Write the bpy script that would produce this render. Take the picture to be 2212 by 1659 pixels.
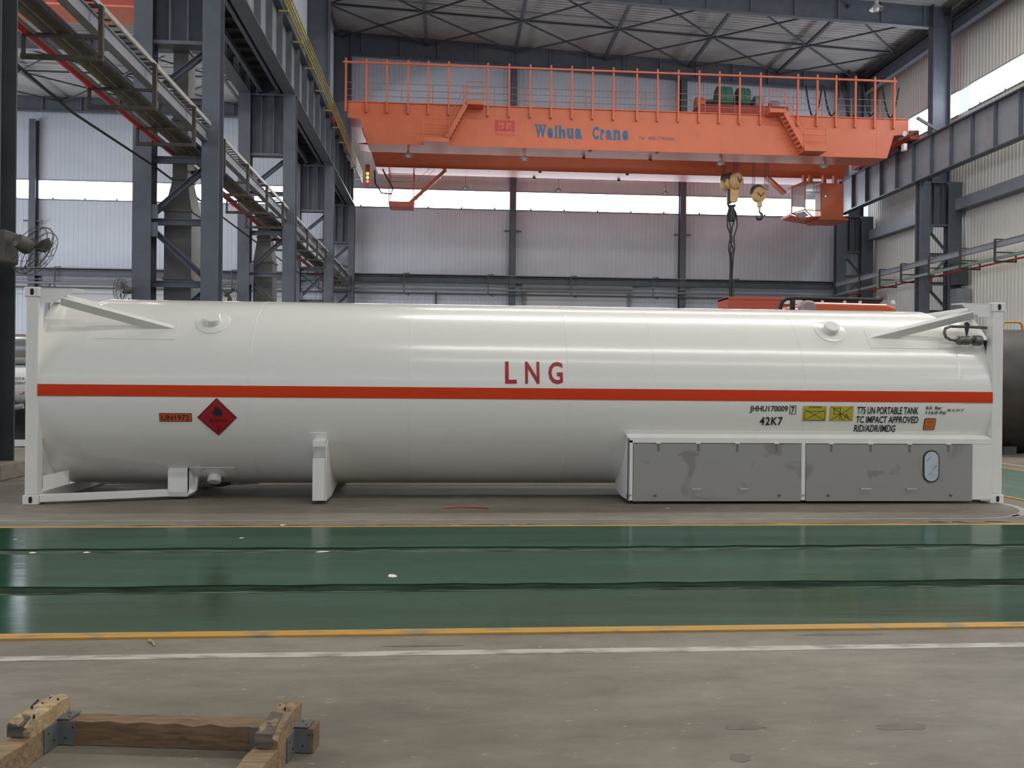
import bpy, bmesh, math, random
from mathutils import Vector, Matrix
random.seed(7)
for o in list(bpy.data.objects): bpy.data.objects.remove(o, do_unlink=True)
SC = bpy.context.scene
COL = SC.collection

# ------------------------------------------------------------------ camera
# world: X to the right along the container, Y away from the camera, Z up, metres;
# origin = lower left corner casting of the container
F_PX, IMG_W = 1867.676, 2212.0
YAW, PIT, ROLL = 0.07315626, -0.00134777, 0.00889388
CAM = Vector((5.03645, -10.65523, 1.50142))
def cam_basis():
    f = Vector((math.sin(YAW)*math.cos(PIT), math.cos(YAW)*math.cos(PIT), math.sin(PIT)))
    r0 = Vector((math.cos(YAW), -math.sin(YAW), 0)); u0 = r0.cross(f)
    r = math.cos(ROLL)*r0 + math.sin(ROLL)*u0
    u = -math.sin(ROLL)*r0 + math.cos(ROLL)*u0
    return r, u, f
_r, _u, _f = cam_basis()
cd = bpy.data.cameras.new('camera'); co = bpy.data.objects.new('camera', cd); COL.objects.link(co)
cd.sensor_fit = 'HORIZONTAL'; cd.sensor_width = 36.0; cd.lens = F_PX/IMG_W*36.0
cd.clip_start = 0.05; cd.clip_end = 500
co.matrix_world = Matrix(((_r.x, _u.x, -_f.x, CAM.x), (_r.y, _u.y, -_f.y, CAM.y), (_r.z, _u.z, -_f.z, CAM.z), (0, 0, 0, 1)))
SC.camera = co

# ------------------------------------------------------------------ light
w = bpy.data.worlds.new('world'); SC.world = w; w.use_nodes = True
bg = w.node_tree.nodes['Background']; bg.inputs[0].default_value = (0.80, 0.87, 1.0, 1); bg.inputs[1].default_value = 1.0
SC.view_settings.view_transform = 'Standard'; SC.view_settings.look = 'None'
SC.view_settings.exposure = 0.16; SC.view_settings.gamma = 1.0
SC.view_settings.use_curve_mapping = False
L_WIN = 10.0      # daylight seen in the strip windows of the walls
L_ROOF = 26.5     # daylight coming through the roof light strips

# ------------------------------------------------------------------ materials
def nodes_of(name):
    m = bpy.data.materials.new(name); m.use_nodes = True
    nt = m.node_tree; return m, nt, nt.nodes['Principled BSDF']
def mat(name, col, rough=0.5, metal=0.0, var=0.0, scale=4.0, stretch=(1, 1, 1), bump=0.0, bscale=None, coat=0.0, coat_rough=0.08, spec=None, detail=4.0, trans=0.0):
    m, nt, b = nodes_of(name); N, L = nt.nodes, nt.links
    b.inputs['Base Color'].default_value = (*col, 1); b.inputs['Roughness'].default_value = rough; b.inputs['Metallic'].default_value = metal
    if coat: b.inputs['Coat Weight'].default_value = coat; b.inputs['Coat Roughness'].default_value = coat_rough
    if spec is not None: b.inputs['Specular IOR Level'].default_value = spec
    if trans: b.inputs['Transmission Weight'].default_value = trans
    if var or bump:
        tc = N.new('ShaderNodeTexCoord'); mp = N.new('ShaderNodeMapping'); mp.inputs['Scale'].default_value = stretch
        L.new(tc.outputs['Object'], mp.inputs['Vector'])
        nz = N.new('ShaderNodeTexNoise'); nz.inputs['Scale'].default_value = scale; nz.inputs['Detail'].default_value = detail
        L.new(mp.outputs['Vector'], nz.inputs['Vector'])
        if var:
            cr = N.new('ShaderNodeValToRGB'); cr.color_ramp.elements[0].position = 0.3; cr.color_ramp.elements[1].position = 0.7
            cr.color_ramp.elements[0].color = (*[max(0, c*(1-var)) for c in col], 1)
            cr.color_ramp.elements[1].color = (*[min(1, c*(1+var)) for c in col], 1)
            L.new(nz.outputs['Fac'], cr.inputs['Fac']); L.new(cr.outputs['Color'], b.inputs['Base Color'])
        if bump:
            bp = N.new('ShaderNodeBump'); bp.inputs['Strength'].default_value = bump; bp.inputs['Distance'].default_value = 0.01
            n2 = nz
            if bscale:
                n2 = N.new('ShaderNodeTexNoise'); n2.inputs['Scale'].default_value = bscale; n2.inputs['Detail'].default_value = 3
                L.new(mp.outputs['Vector'], n2.inputs['Vector'])
            L.new(n2.outputs['Fac'], bp.inputs['Height']); L.new(bp.outputs['Normal'], b.inputs['Normal'])
    return m
def emit(name, col, s):
    m = bpy.data.materials.new(name); m.use_nodes = True; nt = m.node_tree; nt.nodes.clear()
    e = nt.nodes.new('ShaderNodeEmission'); e.inputs[0].default_value = (*col, 1); e.inputs[1].default_value = s
    o = nt.nodes.new('ShaderNodeOutputMaterial'); nt.links.new(e.outputs[0], o.inputs[0]); return m

def mat_concrete():
    m, nt, b = nodes_of('concrete'); N, L = nt.nodes, nt.links
    tc = N.new('ShaderNodeTexCoord')
    def noise(scale, stretch, detail=6, rough=0.6):
        mp = N.new('ShaderNodeMapping'); mp.inputs['Scale'].default_value = stretch; L.new(tc.outputs['Object'], mp.inputs['Vector'])
        n = N.new('ShaderNodeTexNoise'); n.inputs['Scale'].default_value = scale; n.inputs['Detail'].default_value = detail; n.inputs['Roughness'].default_value = rough
        L.new(mp.outputs['Vector'], n.inputs['Vector']); return n
    a = noise(0.9, (0.35, 1, 1)); c = noise(7, (0.4, 1, 1), 8, 0.7); s = noise(26, (0.5, 1, 1), 3)
    r1 = N.new('ShaderNodeValToRGB'); e = r1.color_ramp.elements
    e[0].position, e[0].color = 0.32, (0.152, 0.133, 0.104, 1); e[1].position, e[1].color = 0.68, (0.282, 0.258, 0.212, 1)
    L.new(a.outputs['Fac'], r1.inputs['Fac'])
    r2 = N.new('ShaderNodeValToRGB'); e = r2.color_ramp.elements
    e[0].position, e[0].color = 0.35, (0.76, 0.75, 0.74, 1); e[1].position, e[1].color = 0.62, (1.0, 1.0, 1.0, 1)
    L.new(c.outputs['Fac'], r2.inputs['Fac'])
    mx = N.new('ShaderNodeMixRGB'); mx.blend_type = 'MULTIPLY'; mx.inputs[0].default_value = 1
    L.new(r1.outputs[0], mx.inputs[1]); L.new(r2.outputs[0], mx.inputs[2])
    r3 = N.new('ShaderNodeValToRGB'); e = r3.color_ramp.elements
    e[0].position, e[0].color = 0.66, (0, 0, 0, 1); e[1].position, e[1].color = 0.74, (1, 1, 1, 1)
    L.new(s.outputs['Fac'], r3.inputs['Fac'])
    m2 = N.new('ShaderNodeMixRGB'); L.new(r3.outputs[0], m2.inputs[0]); L.new(mx.outputs[0], m2.inputs[1]); m2.inputs[2].default_value = (0.36, 0.34, 0.30, 1)
    L.new(m2.outputs[0], b.inputs['Base Color']); b.inputs['Roughness'].default_value = 0.55; b.inputs['Specular IOR Level'].default_value = 0.3
    bp = N.new('ShaderNodeBump'); bp.inputs['Strength'].default_value = 0.25; bp.inputs['Distance'].default_value = 0.01
    L.new(c.outputs['Fac'], bp.inputs['Height']); L.new(bp.outputs['Normal'], b.inputs['Normal'])
    return m
def mat_worn(name, col, under, lo, hi, rough=0.5):
    m, nt, b = nodes_of(name); N, L = nt.nodes, nt.links
    tc = N.new('ShaderNodeTexCoord'); mp = N.new('ShaderNodeMapping'); mp.inputs['Scale'].default_value = (0.3, 1, 1); L.new(tc.outputs['Object'], mp.inputs['Vector'])
    n = N.new('ShaderNodeTexNoise'); n.inputs['Scale'].default_value = 14; n.inputs['Detail'].default_value = 8; L.new(mp.outputs['Vector'], n.inputs['Vector'])
    r = N.new('ShaderNodeValToRGB'); e = r.color_ramp.elements; e[0].position, e[0].color = lo, (*under, 1); e[1].position, e[1].color = hi, (*col, 1)
    L.new(n.outputs['Fac'], r.inputs['Fac']); L.new(r.outputs[0], b.inputs['Base Color']); b.inputs['Roughness'].default_value = rough
    return m
def mat_green():
    m, nt, b = nodes_of('green_epoxy'); N, L = nt.nodes, nt.links
    tc = N.new('ShaderNodeTexCoord')
    def noise(scale, stretch, detail=5):
        mp = N.new('ShaderNodeMapping'); mp.inputs['Scale'].default_value = stretch; L.new(tc.outputs['Object'], mp.inputs['Vector'])
        n = N.new('ShaderNodeTexNoise'); n.inputs['Scale'].default_value = scale; n.inputs['Detail'].default_value = detail
        L.new(mp.outputs['Vector'], n.inputs['Vector']); return n
    a = noise(3.0, (0.12, 1, 1), 7); k = noise(0.5, (1, 1, 1), 3); g = noise(2.4, (0.25, 2.0, 1), 2)
    r = N.new('ShaderNodeValToRGB'); e = r.color_ramp.elements
    e[0].position, e[0].color = 0.3, (0.010, 0.045, 0.024, 1); e[1].position, e[1].color = 0.72, (0.023, 0.084, 0.050, 1)
    L.new(a.outputs['Fac'], r.inputs['Fac']); L.new(r.outputs[0], b.inputs['Base Color'])
    rr = N.new('ShaderNodeMapRange'); rr.inputs['To Min'].default_value = 0.08; rr.inputs['To Max'].default_value = 0.22
    L.new(k.outputs['Fac'], rr.inputs['Value']); L.new(rr.outputs[0], b.inputs['Roughness'])
    bp = N.new('ShaderNodeBump'); bp.inputs['Strength'].default_value = 0.12; bp.inputs['Distance'].default_value = 0.02
    L.new(g.outputs['Fac'], bp.inputs['Height']); L.new(bp.outputs['Normal'], b.inputs['Normal'])
    b.inputs['Specular IOR Level'].default_value = 0.10
    return m
def mat_stainless():
    m, nt, b = nodes_of('stainless_sheet'); N, L = nt.nodes, nt.links
    tc = N.new('ShaderNodeTexCoord'); mp = N.new('ShaderNodeMapping'); mp.inputs['Scale'].default_value = (1.0, 1, 1.5); L.new(tc.outputs['Object'], mp.inputs['Vector'])
    n = N.new('ShaderNodeTexNoise'); n.inputs['Scale'].default_value = 1.7; n.inputs['Detail'].default_value = 2.5; n.inputs['Distortion'].default_value = 0.8; L.new(mp.outputs['Vector'], n.inputs['Vector'])
    r = N.new('ShaderNodeValToRGB'); e = r.color_ramp.elements; e[0].position, e[0].color = 0.34, (0.26, 0.245, 0.225, 1); e[1].position, e[1].color = 0.40, (0.345, 0.335, 0.315, 1)
    L.new(n.outputs['Fac'], r.inputs['Fac']); L.new(r.outputs[0], b.inputs['Base Color'])
    b.inputs['Metallic'].default_value = 0.35; b.inputs['Roughness'].default_value = 0.42
    return m
def mat_wood(name, c0, c1, ang=0.0):
    m, nt, b = nodes_of(name); N, L = nt.nodes, nt.links
    tc = N.new('ShaderNodeTexCoord'); mp = N.new('ShaderNodeMapping'); mp.inputs['Rotation'].default_value = (0, 0, ang); mp.inputs['Scale'].default_value = (2.2, 26, 26); L.new(tc.outputs['Object'], mp.inputs['Vector'])
    n = N.new('ShaderNodeTexNoise'); n.inputs['Scale'].default_value = 2.0; n.inputs['Detail'].default_value = 7; n.inputs['Distortion'].default_value = 0.6; L.new(mp.outputs['Vector'], n.inputs['Vector'])
    r = N.new('ShaderNodeValToRGB'); e = r.color_ramp.elements; e[0].position, e[0].color = 0.3, (*c0, 1); e[1].position, e[1].color = 0.68, (*c1, 1)
    L.new(n.outputs['Fac'], r.inputs['Fac']); L.new(r.outputs[0], b.inputs['Base Color']); b.inputs['Roughness'].default_value = 0.75
    bp = N.new('ShaderNodeBump'); bp.inputs['Strength'].default_value = 0.5; bp.inputs['Distance'].default_value = 0.004
    L.new(n.outputs['Fac'], bp.inputs['Height']); L.new(bp.outputs['Normal'], b.inputs['Normal'])
    return m
def mat_tank():
    # white gloss paint with a slight orange peel and faint panel waviness
    m, nt, b = nodes_of('tank_white_paint'); N, L = nt.nodes, nt.links
    b.inputs['Base Color'].default_value = (0.80, 0.785, 0.735, 1); b.inputs['Roughness'].default_value = 0.30
    b.inputs['Coat Weight'].default_value = 0.75; b.inputs['Coat Roughness'].default_value = 0.15
    tc = N.new('ShaderNodeTexCoord'); mp = N.new('ShaderNodeMapping'); mp.inputs['Scale'].default_value = (0.8, 1, 1); L.new(tc.outputs['Object'], mp.inputs['Vector'])
    n = N.new('ShaderNodeTexNoise'); n.inputs['Scale'].default_value = 1.3; n.inputs['Detail'].default_value = 1; L.new(mp.outputs['Vector'], n.inputs['Vector'])
    bp = N.new('ShaderNodeBump'); bp.inputs['Strength'].default_value = 0.12; bp.inputs['Distance'].default_value = 0.03
    L.new(n.outputs['Fac'], bp.inputs['Height']); L.new(bp.outputs['Normal'], b.inputs['Normal']); L.new(bp.outputs['Normal'], b.inputs['Coat Normal'])
    return m
def mat_glass(name, col, rough=0.05):
    m, nt, b = nodes_of(name); b.inputs['Base Color'].default_value = (*col, 1); b.inputs['Roughness'].default_value = rough
    b.inputs['Transmission Weight'].default_value = 0.75; b.inputs['IOR'].default_value = 1.45; return m

M = dict(
    concrete=mat_concrete(), green=mat_green(), stainless=mat_stainless(), tank=mat_tank(),
    yellow_line=mat_worn('yellow_line_paint', (0.50, 0.265, 0.040), (0.24, 0.19, 0.12), 0.34, 0.46),
    white_line=mat_worn('white_line_paint', (0.48, 0.45, 0.40), (0.25, 0.22, 0.185), 0.36, 0.54),
    white_line_thin=mat_worn('thin_white_line_paint', (0.36, 0.33, 0.28), (0.25, 0.22, 0.185), 0.36, 0.60),
    groove=mat('groove_dirt', (0.018, 0.034, 0.022), 0.9, var=0.6, scale=8, stretch=(0.3, 1, 1), spec=0.05),
    groove_lip=mat('worn_epoxy_lip', (0.058, 0.086, 0.062), 0.8, spec=0.1, var=0.85, scale=16, stretch=(0.2, 1, 1)),
    green_sheen=mat('sheen_tinted_green_epoxy', (0.105, 0.165, 0.135), 0.4, var=0.2, scale=3, stretch=(1, 0.2, 1), spec=0.2),  # green lightened: grazing floor reflection put into the right aisle's colour
    stain=mat('oil_stain', (0.115, 0.098, 0.078), 0.5, var=0.2, scale=12),
    crack=mat('dark_crack', (0.022, 0.018, 0.014), 0.9),
    frame=mat('white_frame_paint', (0.76, 0.75, 0.71), 0.42, var=0.03, scale=3),
    steel=mat('hazed_grey_steel_paint', (0.098, 0.112, 0.140), 0.5, var=0.12, scale=2.0),  # bluish distance haze blended into the steel colour
    steel_dark=mat('dark_grey_steel_paint', (0.058, 0.063, 0.070), 0.55, var=0.15, scale=2.0),
    steel_light=mat('light_grey_steel_paint', (0.24, 0.255, 0.285), 0.5, var=0.08, scale=2.0),
    rack_brown=mat('rusty_brown_steel', (0.060, 0.050, 0.040), 0.7, var=0.3, scale=5),
    rack_beige=mat('dusty_beige_pipe', (0.150, 0.135, 0.105), 0.6, var=0.2, scale=5),
    tray=mat('galvanised_tray', (0.42, 0.41, 0.38), 0.45, metal=0.2, var=0.1),
    duct=mat('duct_sheet_metal', (0.17, 0.17, 0.16), 0.5, metal=0.15, var=0.12, scale=2),
    wall=mat('cool_tinted_wall_sheet', (0.58, 0.64, 0.72), 0.42, var=0.04, scale=0.6),  # cool window daylight and glare mixed into the white sheet colour
    wall_side=mat('cream_wall_sheet', (0.72, 0.70, 0.65), 0.38, var=0.04, scale=0.6),
    roof=mat('roof_liner_sheet', (0.36, 0.36, 0.35), 0.7, var=0.06, scale=0.5),
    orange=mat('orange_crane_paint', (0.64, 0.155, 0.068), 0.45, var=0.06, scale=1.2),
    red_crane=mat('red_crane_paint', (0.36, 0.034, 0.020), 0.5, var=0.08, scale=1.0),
    pipe_red=mat('red_pipe_paint', (0.52, 0.035, 0.045), 0.45, var=0.15, scale=3),
    pipe_green=mat('pale_green_pipe', (0.20, 0.26, 0.23), 0.5),
    conductor=mat('yellow_conductor', (0.42, 0.36, 0.10), 0.45),
    stripe=mat('orange_red_stripe', (0.60, 0.045, 0.008), 0.6, spec=0.2),
    red_text=mat('red_lettering', (0.40, 0.010, 0.022), 0.45),
    black=mat('black_lettering', (0.012, 0.012, 0.012), 0.5),
    grey_text=mat('grey_lettering', (0.09, 0.09, 0.085), 0.5),
    hazard=mat('hazard_red', (0.33, 0.008, 0.016), 0.45),
    hazard_dark=mat('hazard_dark_red', (0.10, 0.006, 0.012), 0.5),
    navy=mat('navy_print', (0.010, 0.013, 0.026), 0.5),
    sign_orange=mat('sign_orange', (0.54, 0.085, 0.026), 0.5),
    plate_orange=mat('plate_orange', (0.56, 0.17, 0.03), 0.5),
    sign_yellow=mat('sign_yellow', (0.46, 0.40, 0.035), 0.5),
    blue_text=mat('blue_lettering', (0.035, 0.13, 0.26), 0.5),
    logo_red=mat('faded_red_emblem', (0.55, 0.05, 0.07), 0.5),
    dull_text=mat('dull_violet_lettering', (0.20, 0.10, 0.12), 0.5),
    metal=mat('dull_valve_steel', (0.155, 0.150, 0.135), 0.38, metal=0.6, var=0.25, scale=20),
    metal_dark=mat('dark_oily_metal', (0.035, 0.035, 0.033), 0.5, metal=0.3),
    galv=mat('galvanised_plate', (0.15, 0.160, 0.165), 0.45, metal=0.35, var=0.12, scale=12),
    wood=mat_wood('brown_timber', (0.105, 0.060, 0.032), (0.215, 0.135, 0.075), math.radians(7.5)),
    wood_side=mat_wood('tan_timber', (0.135, 0.088, 0.048), (0.300, 0.205, 0.115), math.radians(97.5)),
    wood_pale=mat_wood('pale_split_timber', (0.22, 0.150, 0.078), (0.46, 0.345, 0.190), math.radians(97.5)),
    wood_grey=mat_wood('weathered_grey_timber', (0.045, 0.038, 0.030), (0.15, 0.125, 0.095), math.radians(97.5)),
    nail=mat('rusty_nail', (0.03, 0.022, 0.016), 0.6, metal=0.4),
    hook_yellow=mat('hook_block_yellow', (0.76, 0.50, 0.22), 0.5, var=0.1),
    rope=mat('wire_rope', (0.045, 0.042, 0.042), 0.6, metal=0.3),
    teal=mat('teal_motor_paint', (0.050, 0.150, 0.110), 0.5, var=0.1),
    glass=mat_glass('cab_glass', (0.72, 0.80, 0.80)),
    hinge_strap=mat('hinge_strap_steel', (0.16, 0.15, 0.135), 0.5),
    film=mat('window_film', (0.46, 0.53, 0.58), 0.35, var=0.10, scale=6),
    rubber=mat('black_rubber', (0.015, 0.015, 0.015), 0.6),
    drum=mat('rust_brown_plate', (0.062, 0.050, 0.043), 0.5, metal=0.2, var=0.35, scale=1.2),
    paper=mat('paper_white', (0.72, 0.70, 0.66), 0.8),
    red_cord=mat('red_cord', (0.38, 0.008, 0.022), 0.5),
    truck=mat('truck_orange', (0.62, 0.105, 0.018), 0.3, coat=0.6),
    box_orange=mat('box_orange_red', (0.52, 0.095, 0.050), 0.5),
    mauve=mat('mauve_plastic', (0.30, 0.23, 0.25), 0.35),
    guard_yellow=mat('guard_rail_yellow', (0.62, 0.30, 0.05), 0.5),
    chrome=mat('bright_steel', (0.55, 0.56, 0.58), 0.25, metal=0.9),
    white=mat('white_plain', (0.75, 0.75, 0.74), 0.4),
    lamp=mat('lamp_aluminium', (0.50, 0.52, 0.50), 0.4, metal=0.3),
    lamp_glass=mat('lamp_glass', (0.75, 0.75, 0.72), 0.25),
    tyre=mat('tyre', (0.02, 0.02, 0.02), 0.85),
    fan_grey=mat('fan_housing', (0.075, 0.070, 0.062), 0.55, var=0.2),
    door=mat('roller_door_paint', (0.60, 0.61, 0.62), 0.45),
    pedestal=mat('pedestal_concrete', (0.22, 0.195, 0.165), 0.8, var=0.15, scale=6),
    daylight=emit('daylight_window', (0.86, 0.91, 1.0), L_WIN),
    rooflight=emit('daylight_roof_sheet', (1.0, 0.965, 0.90), L_ROOF),
    led_green=emit('signal_green', (0.2, 1.0, 0.2), 3.0), led_amber=emit('signal_amber', (1.0, 0.5, 0.05), 3.0), led_red=emit('signal_red', (1.0, 0.12, 0.05), 3.0),
)

# ------------------------------------------------------------------ helpers
def V(*a): return Vector(a)
def wloc(o):
    p = Vector((0, 0, 0))
    while o: p += o.location; o = o.parent
    return p
def tag(o, label, cat, group=None, kind=None):
    o['label'] = label
    if cat: o['category'] = cat
    if group: o['group'] = group
    if kind: o['kind'] = kind
    return o
def thing(name, label, cat, loc, group=None):
    o = bpy.data.objects.new(name, None); o.empty_display_size = 0.2; COL.objects.link(o); o.location = loc
    return tag(o, label, cat, group)
class MB:
    def __init__(s): s.v = []; s.f = []
    def add(s, vs, fs):
        k = len(s.v); s.v += [tuple(p) for p in vs]; s.f += [tuple(i+k for i in f) for f in fs]; return s
    def box(s, x0, x1, y0, y1, z0, z1):
        return s.add([(x0, y0, z0), (x1, y0, z0), (x1, y1, z0), (x0, y1, z0), (x0, y0, z1), (x1, y0, z1), (x1, y1, z1), (x0, y1, z1)],
                     [(0, 3, 2, 1), (4, 5, 6, 7), (0, 1, 5, 4), (1, 2, 6, 5), (2, 3, 7, 6), (3, 0, 4, 7)])
    def frame_of(s, p, q, up):
        d = (q-p).normalized(); up = Vector(up)
        if abs(d.dot(up)) > 0.97: up = Vector((0, 1, 0)) if abs(d.y) < 0.9 else Vector((1, 0, 0))
        sd = d.cross(up).normalized(); return d, sd, sd.cross(d)
    def bar(s, p, q, wd, ht, up=(0, 0, 1)):
        p, q = Vector(p), Vector(q); d, sd, u = s.frame_of(p, q, up); a, b = sd*wd/2, u*ht/2
        return s.add([p-a-b, p+a-b, p+a+b, p-a+b, q-a-b, q+a-b, q+a+b, q-a+b],
                     [(0, 1, 2, 3), (7, 6, 5, 4), (0, 4, 5, 1), (1, 5, 6, 2), (2, 6, 7, 3), (3, 7, 4, 0)])
    def ibeam(s, p, q, wd, ht, tf, tw, up=(0, 0, 1)):
        p, q = Vector(p), Vector(q); d, sd, u = s.frame_of(p, q, up)
        s.bar(p+u*(ht-tf)/2, q+u*(ht-tf)/2, wd, tf, up); s.bar(p-u*(ht-tf)/2, q-u*(ht-tf)/2, wd, tf, up)
        return s.bar(p, q, tw, ht-2*tf, up)
    def tube(s, pts, r, n=8, caps=True):
        pts = [Vector(p) for p in pts]; k = len(s.v); m = len(pts); rs = r if isinstance(r, (list, tuple)) else [r]*m
        up = None
        for i, p in enumerate(pts):
            d = (pts[min(i+1, m-1)]-pts[max(i-1, 0)]).normalized()
            if up is None:
                up = Vector((0, 0, 1)) if abs(d.z) < 0.9 else Vector((1, 0, 0))
            a = d.cross(up).normalized(); b = a.cross(d); up = b
            for j in range(n):
                t = 2*math.pi*j/n; s.v.append(tuple(p+(a*math.cos(t)+b*math.sin(t))*rs[i]))
        for i in range(m-1):
            for j in range(n):
                s.f.append((k+i*n+j, k+i*n+(j+1) % n, k+(i+1)*n+(j+1) % n, k+(i+1)*n+j))
        if caps:
            s.f.append(tuple(k+j for j in reversed(range(n)))); s.f.append(tuple(k+(m-1)*n+j for j in range(n)))
        return s
    def lathe(s, org, axis, prof, n=24, caps=True):
        org = Vector(org); ax = Vector(axis).normalized(); t = Vector((0, 0, 1)) if abs(ax.z) < 0.9 else Vector((1, 0, 0))
        a = ax.cross(t).normalized(); b = ax.cross(a); k = len(s.v); m = len(prof)
        for r, h in prof:
            for j in range(n):
                q = 2*math.pi*j/n; s.v.append(tuple(org+ax*h+(a*math.cos(q)+b*math.sin(q))*max(r, 1e-4)))
        for i in range(m-1):
            for j in range(n): s.f.append((k+i*n+j, k+i*n+(j+1) % n, k+(i+1)*n+(j+1) % n, k+(i+1)*n+j))
        if caps:
            s.f.append(tuple(k+j for j in reversed(range(n)))); s.f.append(tuple(k+(m-1)*n+j for j in range(n)))
        return s
    def prism(s, poly, vec):
        vec = Vector(vec); n = len(poly); a = [Vector(p) for p in poly]
        return s.add(a+[p+vec for p in a], [tuple(reversed(range(n))), tuple(range(n, 2*n))]+[(i, (i+1) % n, (i+1) % n+n, i+n) for i in range(n)])
    def build(s, name, m, parent=None, smooth=False, bevel=0.0, label=None, seg=2):
        me = bpy.data.meshes.new(name); off = wloc(parent) if parent else Vector((0, 0, 0))
        me.from_pydata([tuple(Vector(p)-off) for p in s.v], [], s.f)
        bm = bmesh.new(); bm.from_mesh(me); bmesh.ops.recalc_face_normals(bm, faces=bm.faces); bm.to_mesh(me); bm.free()
        me.materials.append(M[m] if isinstance(m, str) else m)
        if smooth:
            me.polygons.foreach_set('use_smooth', [True]*len(me.polygons))
            me.set_sharp_from_angle(angle=math.radians(35))
        o = bpy.data.objects.new(name, me); COL.objects.link(o)
        if parent: o.parent = parent
        if bevel:
            md = o.modifiers.new('bevel', 'BEVEL'); md.width = bevel; md.segments = seg; md.limit_method = 'ANGLE'
        if label: o['label'] = label
        return o
def rep(o, offs):
    out = [o]
    for d in offs:
        c = o.copy(); COL.objects.link(c); c.parent = o.parent; c.location = o.location+Vector(d); out.append(c)
    return out
def struct(o, label):
    o['kind'] = 'structure'; o['label'] = label; return o
def rect_plane(name, m, x0, x1, y0, y1, z, t=0.004):
    return MB().box(x0, x1, y0, y1, z-t, z).build(name, m)
def text_mesh(body, bold=0.0, spacing=1.0):
    cu = bpy.data.curves.new('lettering', 'FONT'); cu.body = body; cu.size = 1.0; cu.resolution_u = 3; cu.offset = bold; cu.space_character = spacing
    cu.fill_mode = 'FRONT'
    ob = bpy.data.objects.new('lettering', cu); COL.objects.link(ob)
    bpy.context.view_layer.update()
    dg = bpy.context.evaluated_depsgraph_get()
    me = bpy.data.meshes.new_from_object(ob.evaluated_get(dg)); bpy.data.objects.remove(ob, do_unlink=True)
    vs = [v.co.copy() for v in me.vertices]; fs = [tuple(p.vertices) for p in me.polygons]
    return vs, fs
def fit(vs, u0, u1, v0, v1, base_chars=None):
    xs = [p.x for p in vs]; ys = [p.y for p in vs]; ax, bx, ay, by = min(xs), max(xs), min(ys), max(ys)
    return [(u0+(p.x-ax)/(bx-ax)*(u1-u0), v0+(p.y-ay)/(by-ay)*(v1-v0)) for p in vs]
def flat_text(body, name, m, parent, x0, x1, z0, z1, y, bold=0.0, spacing=1.0, depth=0.004, label=None):
    vs, fs = text_mesh(body, bold, spacing); uv = fit(vs, x0, x1, z0, z1)
    mb = MB().add([(u, y, v) for u, v in uv], fs); return mb.build(name, m, parent, label=label)

# ================================================================== SETTING
YB, YF, XR, XL = 50.0, -36.0, 35.3, -39.0
def roof_z(x): return 25.55-0.047*(x+2.9)
# ---- floor and its painted aisles
fl = MB().box(XL-1, XR+1, YF-1, YB+1, -0.3, 0.0).build('floor', 'concrete')
struct(fl, 'worn grey brown concrete factory floor')
def strip(xs, ya, yb, z0, z1):
    """a coating strip whose two long edges are the functions ya, yb of x"""
    mb = MB(); n = len(xs); vs = []
    for x in xs: vs += [(x, ya(x), z0), (x, yb(x), z0), (x, yb(x), z1), (x, ya(x), z1)]
    fs = []
    for i in range(n-1):
        k = 4*i
        for a, b in ((0, 1), (1, 2), (2, 3), (3, 0)): fs.append((k+a, k+b, k+4+b, k+4+a))
    fs += [(0, 3, 2, 1), (4*n-4, 4*n-3, 4*n-2, 4*n-1)]
    return mb.add(vs, fs)
def frange(a, b, d):
    n = int(round((b-a)/d)); return [a+(b-a)*i/n for i in range(n+1)]
XS = frange(-14, 24, 0.06)
def wav(seed, amp, step=0.12):
    rnd = random.Random(seed); tab = [rnd.uniform(-1, 1) for _ in range(2000)]
    def f(x):
        t = (x+60)/step; i = int(t); k = t-i; return amp*(tab[i % 2000]*(1-k)+tab[(i+1) % 2000]*k)
    return f
def const(c): return lambda x: c
w1, w2, w3, w4 = wav(1, 0.035, 0.3), wav(2, 0.012), wav(3, 0.022, 0.22), wav(4, 0.006)
T = 0.010
struct(strip(XS, const(-5.41), lambda x: -4.45+w4(x), 0, T).build('trim_1', 'green'), 'near band of the glossy dark green epoxy aisle')
struct(strip(XS, lambda x: -4.24+w1(x)*0.7, lambda x: -3.04+w4(x+9), 0, T).build('trim_2', 'green'), 'middle band of the glossy dark green epoxy aisle')
struct(strip(XS, lambda x: -2.80+w3(x), const(-1.70), 0, T).build('trim_3', 'green'), 'far band of the glossy dark green epoxy aisle in front of the container')
struct(strip(XS, lambda x: -4.46+w4(x), lambda x: -4.20+w1(x)*0.7, -0.01, 0.0015).build('trim_4', 'groove'), 'dark sunken joint between the near and middle green bands')
struct(strip(XS, lambda x: -3.05, lambda x: -2.77+w3(x), -0.01, 0.0015).build('trim_5', 'groove'), 'dark flaking joint between the middle and far green bands')
struct(strip(XS, lambda x: -4.475+w4(x), lambda x: -4.44+w4(x)+w2(x), 0, 0.0115).build('trim_6', 'groove_lip'), 'pale worn lip along the near groove of the green aisle')
struct(strip(XS, lambda x: -3.02+w2(x+5), lambda x: -2.88+w3(x)*0.8, 0, 0.006).build('trim_7', 'groove_lip'), 'grey worn rail strip in the far groove of the green aisle')
struct(strip(XS, const(-5.51), const(-5.41), 0, 0.0115).build('trim_8', 'yellow_line'), 'wide yellow border line on the near side of the green aisle')
struct(strip(XS, const(-5.89), const(-5.81), 0, 0.003).build('trim_9', 'white_line'), 'worn white line in front of the yellow aisle border')
def arc(cx, cy, r, a0, a1, n=16): return [(cx+r*math.cos(math.radians(a0+(a1-a0)*i/n)), cy+r*math.sin(math.radians(a0+(a1-a0)*i/n))) for i in range(n+1)]
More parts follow.
